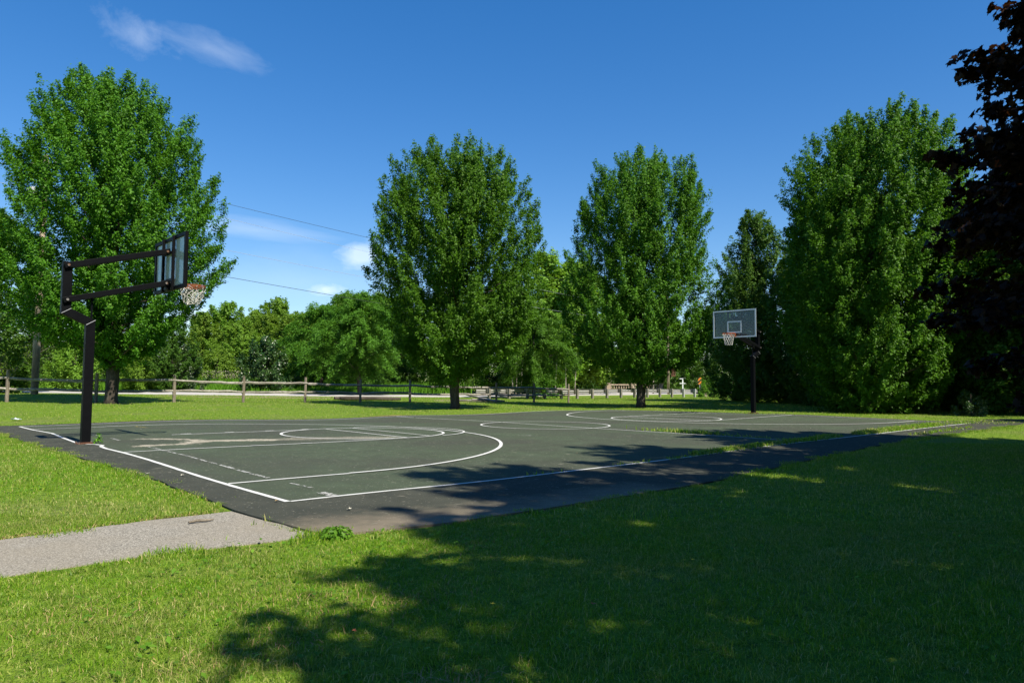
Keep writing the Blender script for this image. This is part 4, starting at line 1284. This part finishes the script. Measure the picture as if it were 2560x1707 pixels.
# ------------------------------------------------------------------ utility poles and cables
x, y = site(90, 36)
ue = empty('utility_pole', (x, y, h1(x, y)), -YAW, label='weathered wooden utility pole half hidden by the left maple', cat='utility pole')
MB().tube([(0, 0, -.3), (.02, 0, 3), (.05, 0, 7), (.08, 0, 12.2)], [.17, .165, .145, .115], 14).build('shaft', M['pole'], ue, True)
MB().tube([(-.55, 0, 9.6), (-.55, 0, 9.68), (-.55, 0, 10.45), (-.55, 0, 10.52)], [.24, .27, .27, .20], 16).build('transformer', M['grey'], ue, True)
ca = MB().bar((-.62, -.16, 11.65), (.78, -.16, 11.65), .10, .12).build('cross_arm', M['pole'], ue)
MB().bar((-.55, -.05, 11.6), (-.02, -.05, 11.05), .03, .05).build('brace', M['grey'], ue)
for xx in (-.55, .05, .68):
    MB().tube([(xx, -.16, 11.70), (xx, -.16, 11.78), (xx, -.16, 11.86)], [.03, .05, .025], 8).build('insulator', M['white'], ca)
x2, y2 = site(1671, 84)
u2 = empty('utility_pole', (x2, y2, h1(x2, y2)), -YAW, label='slim grey brown utility pole behind the guardrail', cat='utility pole')
MB().tube([(0, 0, -.3), (0, 0, 4), (0, 0, 11.5)], [.155, .145, .10], 12).build('shaft', M['pole'], u2, True)
MB().bar((-.8, -.14, 11.0), (.8, -.14, 11.0), .10, .12).build('cross_arm', M['pole'], u2)
b2 = MB().box((.62, .1, 2.55), (.5, .05, .95)).build('dark_panel', M['rust'], u2)  # dark panel put in for a patch of shade beside the pole
MB().bar((.0, .1, 2.8), (.5, .1, 2.8), .04, .05).build('bracket', M['grey'], u2)  # bar added to hold the dark panel


def cable(p0, p1, sag, r, mt, lab):
    p0 = Vector(p0); p1 = Vector(p1); pts = []
    for i in range(41):
        t = i / 40; q = p0.lerp(p1, t); q.z -= 4 * sag * t * (1 - t); pts.append(q - p0)
    o = MB().tube(pts, r, 6).build('power_cable', M[mt], loc=p0)
    return tag(o, lab, 'cable', 'power cables strung between the utility poles')


zA, zB = h1(x, y), h1(x2, y2)


def pa(dx, z): return (x + RT[0] * dx, y + RT[1] * dx, zA + z)


def pb(dx, z): return (x2 + RT[0] * dx, y2 + RT[1] * dx, zB + z)


cable(pa(.68, 11.86), pb(.7, 11.1), .55, .011, 'wire', 'topmost power cable right of the left maple')
cable(pa(.05, 11.25), pb(-.1, 9.6), .55, .008, 'palewire', 'pale thin power cable, second from the top')
cable(pa(.1, 9.2), pb(-.3, 8.0), .5, .010, 'palewire', 'pale thin power cable, third from the top')
cable(pa(.15, 7.6), pb(.12, 5.6), .35, .015, 'wire', 'lowest thick dark cable crossing the sky under the net')
xl, yl = site(-1500, 30)
for dx, z, r, mt, lab in ((-.55, 11.86, .012, 'wire', 'dark cable leaving the pole past the left edge, top one'), (.05, 11.6, .009, 'palewire', 'pale cable leaving the pole past the left edge, middle one'),
                         (-.1, 10.6, .009, 'palewire', 'pale cable leaving the pole past the left edge, lowest one')):
    cable(pa(dx, z), (xl, yl, z + 2.0), .4, r, mt, lab)

# ------------------------------------------------------------------ grass


def blades(x, y, hgt, wid, rs, name, material, label, segs=True, lean=.55, z0=None):
    n = len(x)
    z = (H(x, y) - .022) if z0 is None else z0
    a = rs.rand(n) * 2 * np.pi
    dx, dy = np.cos(a), np.sin(a)
    b = rs.rand(n) * 2 * np.pi
    le = np.abs(rs.randn(n)) * lean * hgt
    lx, ly = np.cos(b) * le, np.sin(b) * le
    w = wid / 2
    base = np.stack([x, y, z], 1)
    side = np.stack([dx * w, dy * w, 0 * w], 1)
    tipv = base + np.stack([lx, ly, hgt * np.clip(1 - .35 * (le / hgt) ** 2, .35, 1)], 1)
    if segs:
        mid = base + np.stack([lx * .32, ly * .32, hgt * .56], 1)
        V = np.stack([base - side, base + side, mid + side * .8, mid - side * .8, tipv], 1).reshape(-1, 3)
        i = np.arange(n)[:, None] * 5
        Fc = np.concatenate([i + np.array([[0, 1, 2, 3]]), i + np.array([[3, 2, 4]])], 1).reshape(-1)
        S = np.tile([4, 3], n)
    else:
        V = np.stack([base - side, base + side, tipv], 1).reshape(-1, 3)
        Fc = np.arange(3 * n); S = np.full(n, 3)
    o = link(name, np_mesh(name, V, Fc, S, M[material]))
    tag(o, label, kind='stuff'); return o


def scatter(n, d0, d1, rs, half=.86, power=1.0):
    u = rs.rand(n); d = np.sqrt(d0 ** 2 + u * (d1 ** 2 - d0 ** 2)) if power == 1.0 else d0 * (d1 / d0) ** u
    lat = rs.uniform(-half, half, n) * (d + 1.2)
    x = CAM[0] + FW[0] * d + RT[0] * lat; y = CAM[1] + FW[1] * d + RT[1] * lat
    return x, y, d


def lawn_mask(x, y, rag=.07):
    jx = (vnoise(x, y, 3.3, 1) - .5) * 2 * rag + (vnoise(x, y, 11, 2) - .5) * rag
    jy = (vnoise(x, y, 3.3, 3) - .5) * 2 * rag + (vnoise(x, y, 11, 4) - .5) * rag
    return ~(inside(apron, x + jx, y + jy) | inside(path_poly, x + jx, y + jy) | inside(road_poly, x, y))


rs = np.random.RandomState(21)
x, y, d = scatter(560000, 1.3, 6.5, rs)
k = lawn_mask(x, y) & (rs.rand(len(x)) < .30 + .9 * vnoise(x, y, 14, 9) * (.5 + vnoise(x, y, 2.2, 19))); x, y = x[k], y[k]
pt = vnoise(x, y, .9, 5); pt2 = vnoise(x, y, 5, 6)
hg = (.012 + .012 * pt + .020 * vnoise(x, y, 9, 6)) * rs.uniform(.55, 1.35, len(x))
hg *= np.where(rs.rand(len(x)) < .02, 2.2, 1)
blades(x, y, hg, rs.uniform(.0024, .0042, len(x)), rs, 'grass', 'grass', 'short mown grass near the viewer', True, 1.15)
x, y, d = scatter(300000, 6.5, 15, rs)
k = lawn_mask(x, y); x, y, d = x[k], y[k], d[k]
hg = (.020 + .02 * vnoise(x, y, .9, 5) + .018 * vnoise(x, y, 5, 6)) * rs.uniform(.6, 1.3, len(x))
blades(x, y, hg, rs.uniform(.004, .007, len(x)), rs, 'grass', 'grass', 'mown grass along the near court edges', True, 1.0)
x, y, d = scatter(230000, 15, 64, rs, .80)
k = lawn_mask(x, y, .12); x, y, d = x[k], y[k], d[k]
dp = (x - CAM[0]) * FW[0] + (y - CAM[1]) * FW[1]
hg = (.03 + .03 * vnoise(x, y, .7, 5)) * rs.uniform(.6, 1.4, len(x))
blades(x, y, hg, .007 * d / 12 * rs.uniform(.7, 1.3, len(x)), rs, 'grass', 'grass', 'sunlit lawn beyond the court up to the road', False, .7)


# longer fringe along the edges of court and path
def fringe(poly, rs, per_m, reach, hmin, hmax, maxd=26):
    P = np.array(poly); X = []; Y = []
    for a, b in zip(P, np.roll(P, -1, 0)):
        ll = np.linalg.norm(b - a); n = int(ll * per_m)
        if n == 0 or ll > 60: continue
        t = rs.rand(n); q = a + (b - a) * t[:, None]
        X.append(q[:, 0]); Y.append(q[:, 1])
    x = np.concatenate(X) + rs.randn(sum(map(len, X))) * reach; y = np.concatenate(Y) + rs.randn(sum(map(len, Y))) * reach
    dd = np.hypot(x - CAM[0], y - CAM[1])
    k = lawn_mask(x, y, .30) & (dd < maxd) & (dd > 1.2) 
    return x[k], y[k]


x1, y1 = fringe(apron, rs, 1300, .12, .04, .10); xx2, yy2 = fringe(path_poly, rs, 900, .10, .04, .1, 14)
x = np.concatenate([x1, xx2]); y = np.concatenate([y1, yy2])
hg = (.025 + .035 * vnoise(x, y, 2.5, 8)) * rs.uniform(.6, 1.4, len(x))
blades(x, y, hg, rs.uniform(.004, .009, len(x)), rs, 'grass', 'grass', 'longer fringe of grass along the court and path edges', True, .8)

# weeds growing in the court cracks
X = []; Y = []; HG = []
cracks = [(5.9, 7.4, .0, 90, .05), (7.4, 9.6, .10, 800, .10), (9.6, 12.4, .13, 620, .11), (12.4, 15.0, .22, 800, .13), (15.0, 20.8, .24, 1000, .16), (3.3, 5.9, .03, 22, .03),
          (20.8, 24.5, .15, 160, .2), (15, 20, -.75, 50, .12)]
for a, b, yy, dens, sp in cracks:
    n = int((b - a) * dens); xs = rs.uniform(a, b, n); keep = vnoise(xs, xs * 0 + yy, 1.6, 12) > .36
    xs = xs[keep]; X.append(xs); Y.append(yy + rs.randn(len(xs)) * sp * .6); HG.append(rs.uniform(.04, .10, len(xs)) * (.6 + sp * 3))
for cx, cy, sx, sy, n, hm in ((11.75, 3.35, .10, .55, 420, .17), (11.9, 2.65, .10, .3, 160, .15), (11.6, 1.6, .06, .35, 90, .10), (11.6, .7, .06, .3, 60, .1),
                           (22.0, .5, .9, .25, 380, .10), (24.2, -.4, 1.0, .35, 420, .08), (18.5, .5, 1.0, .16, 260, .14), (23.0, 7.2, .12, .5, 120, .12)):
    X.append(cx + rs.randn(n) * sx); Y.append(cy + rs.randn(n) * sy); HG.append(rs.uniform(.4, 1.1, n) * hm * .62)
x = np.concatenate(X); y = np.concatenate(Y); hg = np.concatenate(HG)
blades(x, y, hg * 1.25, rs.uniform(.012, .024, len(x)), rs, 'crack_weeds', 'grass', 'grass and weeds growing in the court cracks', True, 1.25, H(x, y) - .01)

# straw coloured and rusty dry tufts
X = []; Y = []
for cx, cy, sx, sy, n in ((11.6, 16.0, .45, .10, 900), (-1.55, -4.5, .16, .10, 500), (-1.9, -3.6, .3, .15, 260), (-1.3, -3.0, .25, .15, 240), (-2.2, -.10, .7, .03, 700), (-1.1, -.02, .3, .03, 260),
                         (-2.4, -2.6, .3, .2, 260), (-.9, -3.4, .25, .12, 260), (-.5, 1.2, .1, .8, 200), (20.5, 17.6, .5, .4, 300), (.4, -2.6, .4, .2, 240)):
    X.append(cx + rs.randn(n) * sx); Y.append(cy + rs.randn(n) * sy)
x = np.concatenate(X); y = np.concatenate(Y); k = lawn_mask(x, y, .05); x, y = x[k], y[k]
blades(x, y, rs.uniform(.015, .05, len(x)), rs.uniform(.003, .006, len(x)), rs, 'dry_grass', 'straw', 'dry straw coloured grass tufts in the lawn', True, 1.6)

# tall weeds across the road
n = 60000
c = rs.uniform(-500, 1180, n); dd = rs.uniform(60.5, 74, n)
lat = (c - 1280) / F_PX * dd
x = CAM[0] + FW[0] * dd + RT[0] * lat; y = CAM[1] + FW[1] * dd + RT[1] * lat
k = ~inside(road_poly, x, y); x, y, dd = x[k], y[k], dd[k]
hm = .5 + 1.0 * vnoise(x, y, .22, 31) * np.clip((dd - 60) / 7, .25, 1.2)
blades(x, y, hm * rs.uniform(.5, 1.15, len(x)), rs.uniform(.05, .11, len(x)), rs, 'tall_weeds', 'weed', 'tall bright green weeds along the far side of the road', True, .35)
# foxtail heads over the weeds, a pale haze of seed
n = 420
c = rs.uniform(505, 610, n); dd = rs.uniform(66, 72, n); lat = (c - 1280) / F_PX * dd
x = CAM[0] + FW[0] * dd + RT[0] * lat; y = CAM[1] + FW[1] * dd + RT[1] * lat
blades(x, y, rs.uniform(.06, .16, n), rs.uniform(.03, .06, n), rs, 'seed_heads', 'seed', 'pale seed heads on top of the tall weeds', False, .5, H(x, y) + rs.uniform(1.2, 1.9, n))


# broad-leaved lawn weeds
def rosette_leaves(cx, cy, rad, hgt, size, rs):
    n = len(cx)
    a = rs.rand(n) * 6.283
    pos = np.stack([cx + np.cos(a) * rad, cy + np.sin(a) * rad, H(cx, cy) - .03 + hgt], 1)
    nrm = unit(np.stack([np.cos(a) * .35, np.sin(a) * .35, np.ones(n)], 1) + rs.randn(n, 3) * .25)
    axs = np.stack([np.cos(a), np.sin(a), 0 * a + .2], 1)
    return leaf_cards(pos, nrm, axs, size, rs, .55, .1)


x, y, d = scatter(16000, 2.0, 11, rs)
k = lawn_mask(x, y) & (vnoise(x, y, .75, 41) * .6 + vnoise(x, y, 3, 42) * .4 > .56); x, y = x[k], y[k]
V, Fc, S = rosette_leaves(x, y, rs.uniform(0, .04, len(x)), rs.uniform(.02, .06, len(x)), rs.uniform(.018, .05, len(x)), rs)
o = link('lawn_weeds', np_mesh('lawn_weeds', V, Fc, S, M['weed'])); tag(o, 'clover and broad leaved weeds in the near lawn', kind='stuff')

# leafy weed clump at the path corner, sprig by the post
def weed_clump(name, cx, cy, rad, hgt, n, leaf, lab, seed):
    r2 = np.random.RandomState(seed)
    a = r2.rand(n) * 6.283; rr = np.sqrt(r2.rand(n)) * rad
    z = hgt * (1 - (rr / rad) ** 2 * .6) * r2.uniform(.25, 1, n)
    pos = np.stack([np.cos(a) * rr, np.sin(a) * rr, z], 1)
    nrm = unit(np.stack([np.cos(a) * .5, np.sin(a) * .5, np.ones(n)], 1) + r2.randn(n, 3) * .35)
    axs = np.stack([np.cos(a), np.sin(a), .1 + 0 * a], 1) + r2.randn(n, 3) * .4
    V, Fc, S = leaf_cards(pos, nrm, axs, leaf * r2.uniform(.6, 1.3, n), r2, .5, .12)
    e = empty(name, (cx, cy, h1(cx, cy) - .02), label=lab, cat='weed')
    link('leaves', np_mesh('leaves', V, Fc, S, M['weed']), e)
    mb = MB(); rr2 = random.Random(seed)
    for k in range(max(3, n // 30)):
        b = rr2.uniform(0, 6.28); q = rr2.uniform(.3, .9) * rad
        mb.tube([(0, 0, 0), (math.cos(b) * q * .4, math.sin(b) * q * .4, hgt * .5), (math.cos(b) * q, math.sin(b) * q, hgt * .85)], [.004, .003, .002], 5)
    mb.build('stems', M['weed'], e)


weed_clump('weed_clump', -.42, -1.72, .13, .10, 240, .045, 'leafy green weed clump at the corner of path and court', 4)
weed_clump('weed_sprig', .14, 8.02, .07, .26, 60, .06, 'small weed sprig at the foot of the left hoop post', 5)

# ------------------------------------------------------------------ small things
def curled_leaf(name, x, y, size, mt, lab, cat, grp=None, dz=.0, seed=0, lobed=True):
    r2 = random.Random(seed); a = r2.uniform(0, 6.28)
    vs = [(0, 0, .01)]
    for px, py in MAPLE:
        q = (px * math.cos(a) - py * math.sin(a), px * math.sin(a) + py * math.cos(a))
        vs.append((q[0] * size, q[1] * size, .01 + (px * px + .3 * py * py) * size * .9))
    k = len(MAPLE)
    fs = [(0, 1 + i, 1 + (i + 1) % k) for i in range(k)]
    me = bpy.data.meshes.new(name); me.from_pydata(vs, [], fs); me.materials.append(M[mt])
    o = link(name, me, loc=(x, y, h1(x, y) + dz)); tag(o, lab, cat, grp); return o


curled_leaf('fallen_leaf', .21, -.82, .05, 'leafpale', 'curled pale leaf on the court just outside the near corner of the lines', 'leaf', 'fallen leaves', .004, 1)
curled_leaf('fallen_leaf', -.45, 2.98, .05, 'leafpale', 'bleached leaf on the apron by the left lawn edge', 'leaf', 'fallen leaves', .004, 2)
curled_leaf('fallen_leaf', -.18, 2.55, .055, 'leafpale', 'bleached leaf on the apron beside the near baseline', 'leaf', 'fallen leaves', .004, 3)
curled_leaf('fallen_leaf', -.10, .05, .045, 'leafbrown', 'brown leaf on the apron outside the near corner', 'leaf', 'fallen leaves', .004, 4)
curled_leaf('fallen_leaf', -1.46, -3.77, .03, 'leaforange', 'small orange leaf in the sunlit near grass', 'leaf', 'fallen leaves', .015, 5)
curled_leaf('fallen_leaf', -.29, -4.25, .035, 'leaforange', 'small orange leaf in the shaded near grass', 'leaf', 'fallen leaves', .015, 6)
rg = random.Random(77)
for k in range(26):
    fx, fy = rg.uniform(.5, 19), rg.uniform(.3, 14)
    curled_leaf('leaf_scrap', fx, fy, rg.uniform(.018, .04), 'leafpale' if k % 3 else 'leafbrown', 'tiny dry leaf scrap lying on the painted court', 'leaf', 'leaf scraps scattered over the court', .004, 100 + k)
o = MB().tube([(-.10, 0, .012), (-.03, .015, .018), (.05, -.005, .014), (.11, .012, .010)], [.010, .014, .012, .007], 6).build('twig', M['twig'], loc=(-1.01, -.47, h1(-1.01, -.47) - .008))
tag(o, 'short grey twig lying on the footpath', 'twig')
# litter by the far left corner
import bmesh
bm = bmesh.new(); r2 = random.Random(8)
bmesh.ops.create_grid(bm, x_segments=6, y_segments=4, size=.5)
for v in bm.verts: v.co = Vector((v.co.x * .26, v.co.y * .12, abs(r2.gauss(0, .02)) + .015))
me = bpy.data.meshes.new('litter'); bm.to_mesh(me); bm.free(); me.materials.append(M['litter'])
o = link('litter', me, loc=(.28, 17.7, h1(.28, 17.7))); o.rotation_euler = (0, 0, -YAW); tag(o, 'crumpled pale wrapper in the grass past the far left corner', 'litter')


def flower_mesh():
    mb = MB()
    for i in range(5):
        a = i * 2 * PI / 5; b = len(mb.v)
        for r, da, z in ((.001, 0, 0), (.008, .45, .003), (.0125, 0, .006), (.008, -.45, .003)):
            mb.v.append((r * math.cos(a + da), r * math.sin(a + da), z))
        mb.f.append((b, b + 1, b + 2, b + 3))
    return mb.mesh('petals', M['flower'])


fm = flower_mesh(); sm = MB().tube([(0, 0, 0), (.004, 0, .04), (0, 0, .078)], [.0012, .001, .001], 5).mesh('stem', M['weed'])
e0 = empty('wildflower', (1.83, -5.17, h1(1.83, -5.17) - .03), label='tiny yellow wildflower in the lawn', cat='flower', group='yellow wildflowers in the lawn')
link('petals', fm, e0, (0, 0, .078)); link('stem', sm, e0)
spots_f = [(1.86, -5.32), (1.74, -5.12), (1.95, -5.22), (1.79, -5.3), (1.9, -5.05), (2.05, -5.35), (1.68, -5.28), (4.9, -3.16), (5.12, -3.73), (4.8, -3.3), (5.0, -3.2), (4.6, -3.4), (5.3, -3.5),
           (.8, -4.09), (.85, -4.12), (3.6, -4.2), (3.2, -4.6), (2.6, -4.0), (-.75, -3.95), (3.9, -3.7)]
rg = random.Random(31)
fl_far = []
for k in range(46):
    c_, d_ = rg.uniform(40, 1250), rg.uniform(19, 27)
    p_ = site(c_, d_)
    if lawn_mask(np.array([p_[0]]), np.array([p_[1]]))[0]: fl_far.append(p_)
for fx, fy in spots_f + fl_far:
    c_ = copy_tree(e0); c_.location = (fx, fy, h1(fx, fy) - .03); c_.rotation_euler = (0, 0, rg.uniform(0, 6))
    far = math.hypot(fx - CAM[0], fy - CAM[1]) > 12
    s_ = 2.2 if far else rg.uniform(.9, 1.3)
    c_.scale = (s_, s_, 1.0 if far else 1.0)
    if far: c_['label'] = 'tiny yellow dandelion in the sunlit lawn behind the court'; c_['group'] = 'dandelions in the lawn behind the court'

# ------------------------------------------------------------------ light, sky, camera
SUN_EL, SUN_AZ = R(50), R(183)                              # azimuth clockwise from +Y
to_sun = Vector((math.sin(SUN_AZ) * math.cos(SUN_EL), math.cos(SUN_AZ) * math.cos(SUN_EL), math.sin(SUN_EL)))
sd = bpy.data.lights.new('sun', 'SUN'); sd.energy = 5.0; sd.angle = R(.5); sd.color = (1.0, .93, .80)
so = bpy.data.objects.new('sun', sd); C.objects.link(so); so.rotation_euler = to_sun.to_track_quat('Z', 'Y').to_euler(); so.location = (0, -20, 30)

w = bpy.data.worlds.new('World'); bpy.context.scene.world = w; w.use_nodes = True
nt = w.node_tree; nt.nodes.clear()
out = nt.nodes.new('ShaderNodeOutputWorld'); bg = nt.nodes.new('ShaderNodeBackground'); bg.inputs[1].default_value = .10
sky = nt.nodes.new('ShaderNodeTexSky'); sky.sky_type = 'NISHITA'; sky.sun_disc = False
sky.sun_elevation = SUN_EL; sky.sun_rotation = SUN_AZ; sky.altitude = 250; sky.air_density = 1.0; sky.dust_density = .2; sky.ozone_density = 2.6
hs = nt.nodes.new('ShaderNodeHueSaturation'); hs.inputs['Saturation'].default_value = 1.54; hs.inputs['Value'].default_value = 1.36; hs.inputs['Hue'].default_value = .509
gm = nt.nodes.new('ShaderNodeGamma'); gm.inputs[1].default_value = .80
nt.links.new(sky.outputs[0], gm.inputs[0]); nt.links.new(gm.outputs[0], hs.inputs['Color'])
tcg = nt.nodes.new('ShaderNodeTexCoord').outputs['Generated']


def view_dir(u, v):
    c, s = math.cos(YAW), math.sin(YAW)
    fw = np.array([s * math.cos(PITCH), c * math.cos(PITCH), math.sin(PITCH)]); rt = np.array([c, -s, 0]); up = np.cross(rt, fw)
    r_ = rt * math.cos(ROLL) + up * math.sin(ROLL); u_ = up * math.cos(ROLL) - rt * math.sin(ROLL)
    d = fw + r_ * (u - 1280) / F_PX + u_ * (853.5 - v) / F_PX
    return d / np.linalg.norm(d)


def cloud(u, v, su, sv, tilt, dens, nscale, stretch, thr, soft, detail=6):
    """A cloud as an oriented patch of noise round one direction of the sky."""
    c0 = view_dir(u, v); e = np.array([c0[1], -c0[0], 0]); e /= np.linalg.norm(e); n_ = np.cross(e, c0)
    A = (e * math.cos(tilt) + n_ * math.sin(tilt)); B = (n_ * math.cos(tilt) - e * math.sin(tilt))

    def dot(vv):
        q = node(nt, 'ShaderNodeVectorMath', operation='DOT_PRODUCT'); nt.links.new(tcg, q.inputs[0]); q.inputs[1].default_value = tuple(float(t) for t in vv); return q.outputs['Value']
    a = mth(nt, 'DIVIDE', dot(A), su / F_PX); b = mth(nt, 'DIVIDE', dot(B), sv / F_PX)
    front = mth(nt, 'GREATER_THAN', dot(c0), 0)
    r2 = mth(nt, 'ADD', mth(nt, 'MULTIPLY', a, a), mth(nt, 'MULTIPLY', b, b))
    g_ = mth(nt, 'SUBTRACT', 1.0, mth(nt, 'SQRT', r2), clamp=True)
    cb = nt.nodes.new('ShaderNodeCombineXYZ'); nt.links.new(mth(nt, 'MULTIPLY', a, stretch), cb.inputs[0]); nt.links.new(b, cb.inputs[1]); cb.inputs[2].default_value = u * .01
    n = noise(nt, nscale, detail, cb.outputs[0], .62, .3)
    f = mth(nt, 'MULTIPLY_ADD', g_, 1.1, mth(nt, 'SUBTRACT', n, thr + .6))
    f = mth(nt, 'DIVIDE', f, soft, clamp=True)
    return mth(nt, 'MULTIPLY', mth(nt, 'MULTIPLY', f, dens), front)


cl = None
for args in ((530, 122, 250, 66, -.20, .25, 1.7, 1.6, .38, 1.0, 10), (335, 85, 150, 95, -.35, .26, 2.6, 1.6, .46, .9, 9), (905, 640, 105, 62, .05, .50, 1.5, 1.0, .30, .55), (820, 727, 75, 28, 0, .5, 1.6, 1.2, .3, .6),
             (505, 792, 90, 42, 0, .75, 1.3, 1.0, .3, .8), (800, 785, 60, 26, .1, .8, 1.5, 1, .3, .6), (640, 575, 300, 42, -.05, .28, 1.2, 1.0, .25, .9),
             (760, 700, 420, 110, 0, .14, 1.0, 1.2, .2, .9)):
    c_ = cloud(*args)
    cl = c_ if cl is None else mth(nt, 'SUBTRACT', 1.0, mth(nt, 'MULTIPLY', mth(nt, 'SUBTRACT', 1.0, cl), mth(nt, 'SUBTRACT', 1.0, c_)))
col = mixc(nt, cl, hs.outputs[0], (7.2, 7.9, 8.6))
nt.links.new(col, bg.inputs[0]); nt.links.new(bg.outputs[0], out.inputs[0])

cd = bpy.data.cameras.new('camera'); co = bpy.data.objects.new('camera', cd); C.objects.link(co)
cd.sensor_fit = 'HORIZONTAL'; cd.sensor_width = 36.0; cd.lens = F_PX / 2560 * 36.0; cd.clip_start = .05; cd.clip_end = 3000
c, s = math.cos(YAW), math.sin(YAW)
fwv = Vector((s * math.cos(PITCH), c * math.cos(PITCH), math.sin(PITCH))); rtv = Vector((c, -s, 0)); upv = rtv.cross(fwv)
r_ = rtv * math.cos(ROLL) + upv * math.sin(ROLL); u_ = upv * math.cos(ROLL) - rtv * math.sin(ROLL)
mw = Matrix((r_, u_, -fwv)).transposed().to_4x4(); mw.translation = Vector(CAM)
co.matrix_world = mw
sc = bpy.context.scene; sc.camera = co
sc.view_settings.view_transform = 'Standard'; sc.view_settings.look = 'None'; sc.view_settings.exposure = 0.68; sc.view_settings.gamma = 1.0
sc.render.engine = 'CYCLES'
cy = sc.cycles
cy.max_bounces = 6; cy.diffuse_bounces = 3; cy.glossy_bounces = 2; cy.transmission_bounces = 4; cy.transparent_max_bounces = 8
cy.sample_clamp_indirect = 6.0; cy.caustics_reflective = False; cy.caustics_refractive = False
cy.use_denoising = True
